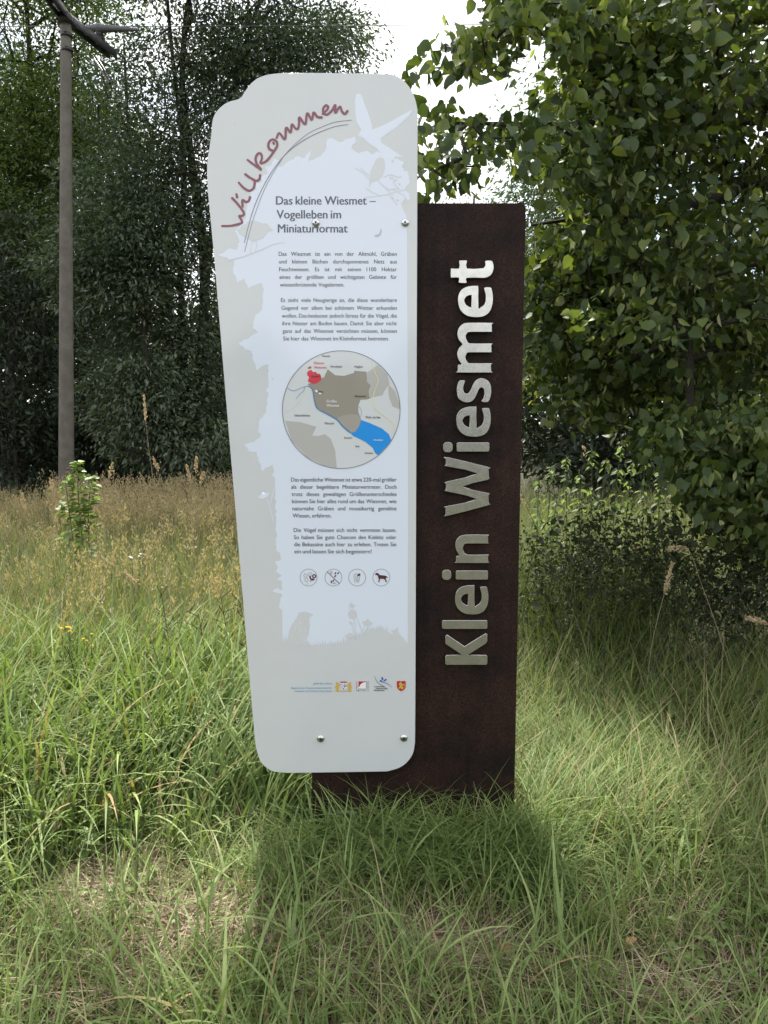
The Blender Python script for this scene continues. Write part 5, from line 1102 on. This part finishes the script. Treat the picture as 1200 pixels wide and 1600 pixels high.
tag(mb.build('undergrowth', M['herb_leaf']), 'low tangled small-leaved undergrowth in the shade right of the stele', 'undergrowth', kind='stuff')
mb = MB(); b = patch(2600, 0.75, 3.6, 3.7, 4.6); N = len(b)
mb.add(*blades(N, b, rng.uniform(0.25, 0.70, N), rng.uniform(0.002, 0.005, N), rng.uniform(0, 6.28, N), rng.uniform(0.05, 0.6, N), rng.uniform(0.4, 1.9, N), np.where(rng.uniform(0, 1, N) < 0.15, rng.uniform(0, 0.2, N), rng.uniform(0.3, 0.8, N)), 7))
b = clump(patch(1300, 0.85, 1.75, 4.3, 5.9), 12, 0.07); N = len(b)
mb.add(*blades(N, b, rng.uniform(0.45, 1.0, N), rng.uniform(0.003, 0.007, N), rng.uniform(0, 6.28, N), rng.uniform(0.02, 0.3, N), rng.uniform(0.1, 1.0, N), rng.uniform(0.3, 1, N), 6))
tag(mb.build('shade_grass', M['grass']), 'long arching grass in front of the shaded undergrowth', 'grass', kind='stuff')
# broad-leaved weeds
def weed(label, px, py, size, n_, Y=None, mat='herb_leaf', group=None, h=0.10, lo=0.5):
    x_, y_ = gxy(px, py) if Y is None else (at(px, py, Y)[0], Y); z_ = float(ground_z(x_, y_)) - 0.004; f0 = np.array([x_, y_, z_])
    leaf_plant('broadleaf_weed', label, 'weed', f0, [f0, f0 + [0.01, 0.01, h * 0.5], f0 + [0.02, -0.01, h]], 0.003, M[mat], T_HEART, size, n_, 0.05, 0.1, 0.3, group, lo=lo)
weed('green broad-leaved weed beside the straw at lower left', 125, 1370, 0.075, 7, mat='sapling_leaf', h=0.15)
weed('small round-leaved weed in front of the stele', 838, 1525, 0.045, 3, mat='sapling_leaf', h=0.05)
weed('yellowing lobed weed in the shaded grass at lower right', 1090, 1340, 0.05, 7, h=0.14, lo=0.8)
weed('yellowing weed low beside the bare straw at lower right', 1062, 1390, 0.045, 5, h=0.08, lo=0.85)
weed('large-leaved plant at the right edge below the undergrowth', 1185, 1150, 0.10, 9, h=0.3, lo=0.2)
weed('tiny weed in the turf before the sign', 540, 1445, 0.03, 4, mat='sapling_leaf', h=0.05)
# dead dark stems
for k, (px_, top, Y, lab) in enumerate(((250, 915, 4.0, 'dark dead herb stem left of the white panel, standing alone'), (345, 930, 4.0, 'dark dead herb stem leaning behind the white panel edge'), (375, 940, 3.9, 'dark dead herb stem closest to the white panel'), (105, 1010, 3.7, 'dark dead herb stem low among the yellow flowers'), (310, 960, 3.8, 'dark dead herb stem with forked twigs in the meadow'))):
    f0 = gp(px_ + 6, Y); tp_ = at(px_, top, Y); rt = empty('dead_herb', f0, lab, 'dead plant', 'dark dead herb stems'); mb = MB(); p = spline([f0, (f0 + tp_) / 2 + [0.02, 0, 0], tp_], 6); mb.add(*polytube(p, np.linspace(0.003, 0.0014, len(p)), 5)); mb.build('stem', M['stem_dark'], rt, True)
    n_ = 18; ix = rng.uniform(4, len(p) - 1, n_); q_ = np.stack([np.interp(ix, np.arange(len(p)), p[:, i]) for i in range(3)], 1); d_ = np.stack([rng.choice([-1, 1], n_) * rng.uniform(0.02, 0.06, n_), rng.normal(0, 0.02, n_), rng.uniform(0.02, 0.06, n_)], 1)
    mb = MB(); mb.add(*tubes_arr(q_, q_ + d_, 0.0012, 0.0022, 4)); mb.build('twigs', M['stem_dark'], rt)['kind'] = 'stuff'
# clover and fallen leaves in the turf
mb = MB(); b = clump(patch(900, -1.7, 1.8, 1.6, 2.7), 30, 0.07); b = np.repeat(b, 3, 0); a_ = np.tile(np.array([0, 2.1, 4.2]), len(b) // 3) + np.repeat(rng.uniform(0, 6, len(b) // 3), 3); b[:, 2] += np.repeat(rng.uniform(0.02, 0.10, len(b) // 3), 3)
mb.add(*scatter(*T_HEART_LOW, b, leaf_frames(np.stack([np.cos(a_), np.sin(a_), rng.uniform(-0.3, 0.3, len(a_))], 1), np.array([0, 0, 1.0]) + rng.normal(0, 0.3, (len(b), 3))), rng.uniform(0.010, 0.022, len(b)), rng.uniform(0.2, 1, len(b))))
tag(mb.build('clover_leaves', M['sapling_leaf']), 'small clover leaves scattered through the foreground turf', 'clover', kind='stuff')
M['dead_leaf'] = leafy('dead_leaf', [(0, (0.28, 0.15, 0.06)), (1, (0.42, 0.28, 0.11))], 0.3, 0.7, (1.1, 0.9, 0.5))
for k, (px_, py_, lab) in enumerate(((792, 1518, 'small orange-brown fallen leaf beside the round-leaved weed'), (425, 1562, 'yellowed fallen leaf in the turf at lower left'), (1130, 1412, 'pale fallen leaf in the shaded grass at lower right'), (975, 1500, 'pale fallen petal-like leaf near the bottom right straw'))):
    x_, y_ = gxy(px_, py_); me_ = raw_mesh('fallen_leaf', T_OVAL[0] * 0.045, T_OVAL[1], rnd=np.full(6, k / 3)); o_ = tag(link('fallen_leaf', me_, M['dead_leaf']), lab, 'leaf', 'fallen leaves in the turf'); o_.location = (x_, y_, 0.05); o_.rotation_euler = (0.25, 0.2, k * 1.7)
# flowers
def flower(name, label, px, py, Y, mat, r_, petals, n_heads=1, sp_=0.0, group=None, cat_='flower'):
    tp_ = at(px, py, Y); f0 = np.array([tp_[0] + 0.01, Y, 0.0]); rt = empty(name, f0, label, cat_, group)
    for k in range(n_heads):
        h_ = tp_ + (rng.normal(0, sp_, 3) * [1, 0.5, 0.6] if k else 0); p = spline([f0, (f0 + h_) / 2 + rng.normal(0, 0.01, 3), h_], 5); mb = MB(); mb.add(*polytube(p, 0.0016, 5)); mb.build('stem', M['stem_green'], rt, True)
        a_ = np.arange(petals) * 2.39996; up_ = np.linspace(0.15, 1.3, petals); d_ = np.stack([np.cos(a_), np.sin(a_), up_], 1)
        v, ps, rr_ = scatter(*T_OVAL, np.repeat(h_[None], petals, 0), leaf_frames(d_, np.array([0, 0, 1.0]) + rng.normal(0, 0.2, (petals, 3))), np.full(petals, r_), np.full(petals, 0.5)); mb = MB(); mb.add(v, ps, rr_); mb.build('flower_head', M[mat], rt)
flower('yellow_flower', 'small yellow flower heads in the meadow, the larger left clump', 108, 982, 3.9, 'yellow', 0.014, 10, 4, 0.03, 'yellow flowers in the meadow')
flower('yellow_flower', 'small yellow flower heads in the meadow, right of the larger clump', 135, 1002, 3.9, 'yellow', 0.011, 10, 4, 0.03, 'yellow flowers in the meadow')
flower('red_flower', 'single tiny red flower in the shaded undergrowth', 995, 858, 4.4, 'red', 0.014, 6)
x_, y_ = gxy(1080, 1592); flower('clover', 'pink clover head at the bottom edge right of the sign', 1080, 1592, y_ - 0.08, 'pink', 0.014, 30)
flower('meadow_umbel', 'pale flat-topped flower in the meadow left of the panel', 205, 872, 5.0, 'panel_edge', 0.012, 10, 5, 0.03)
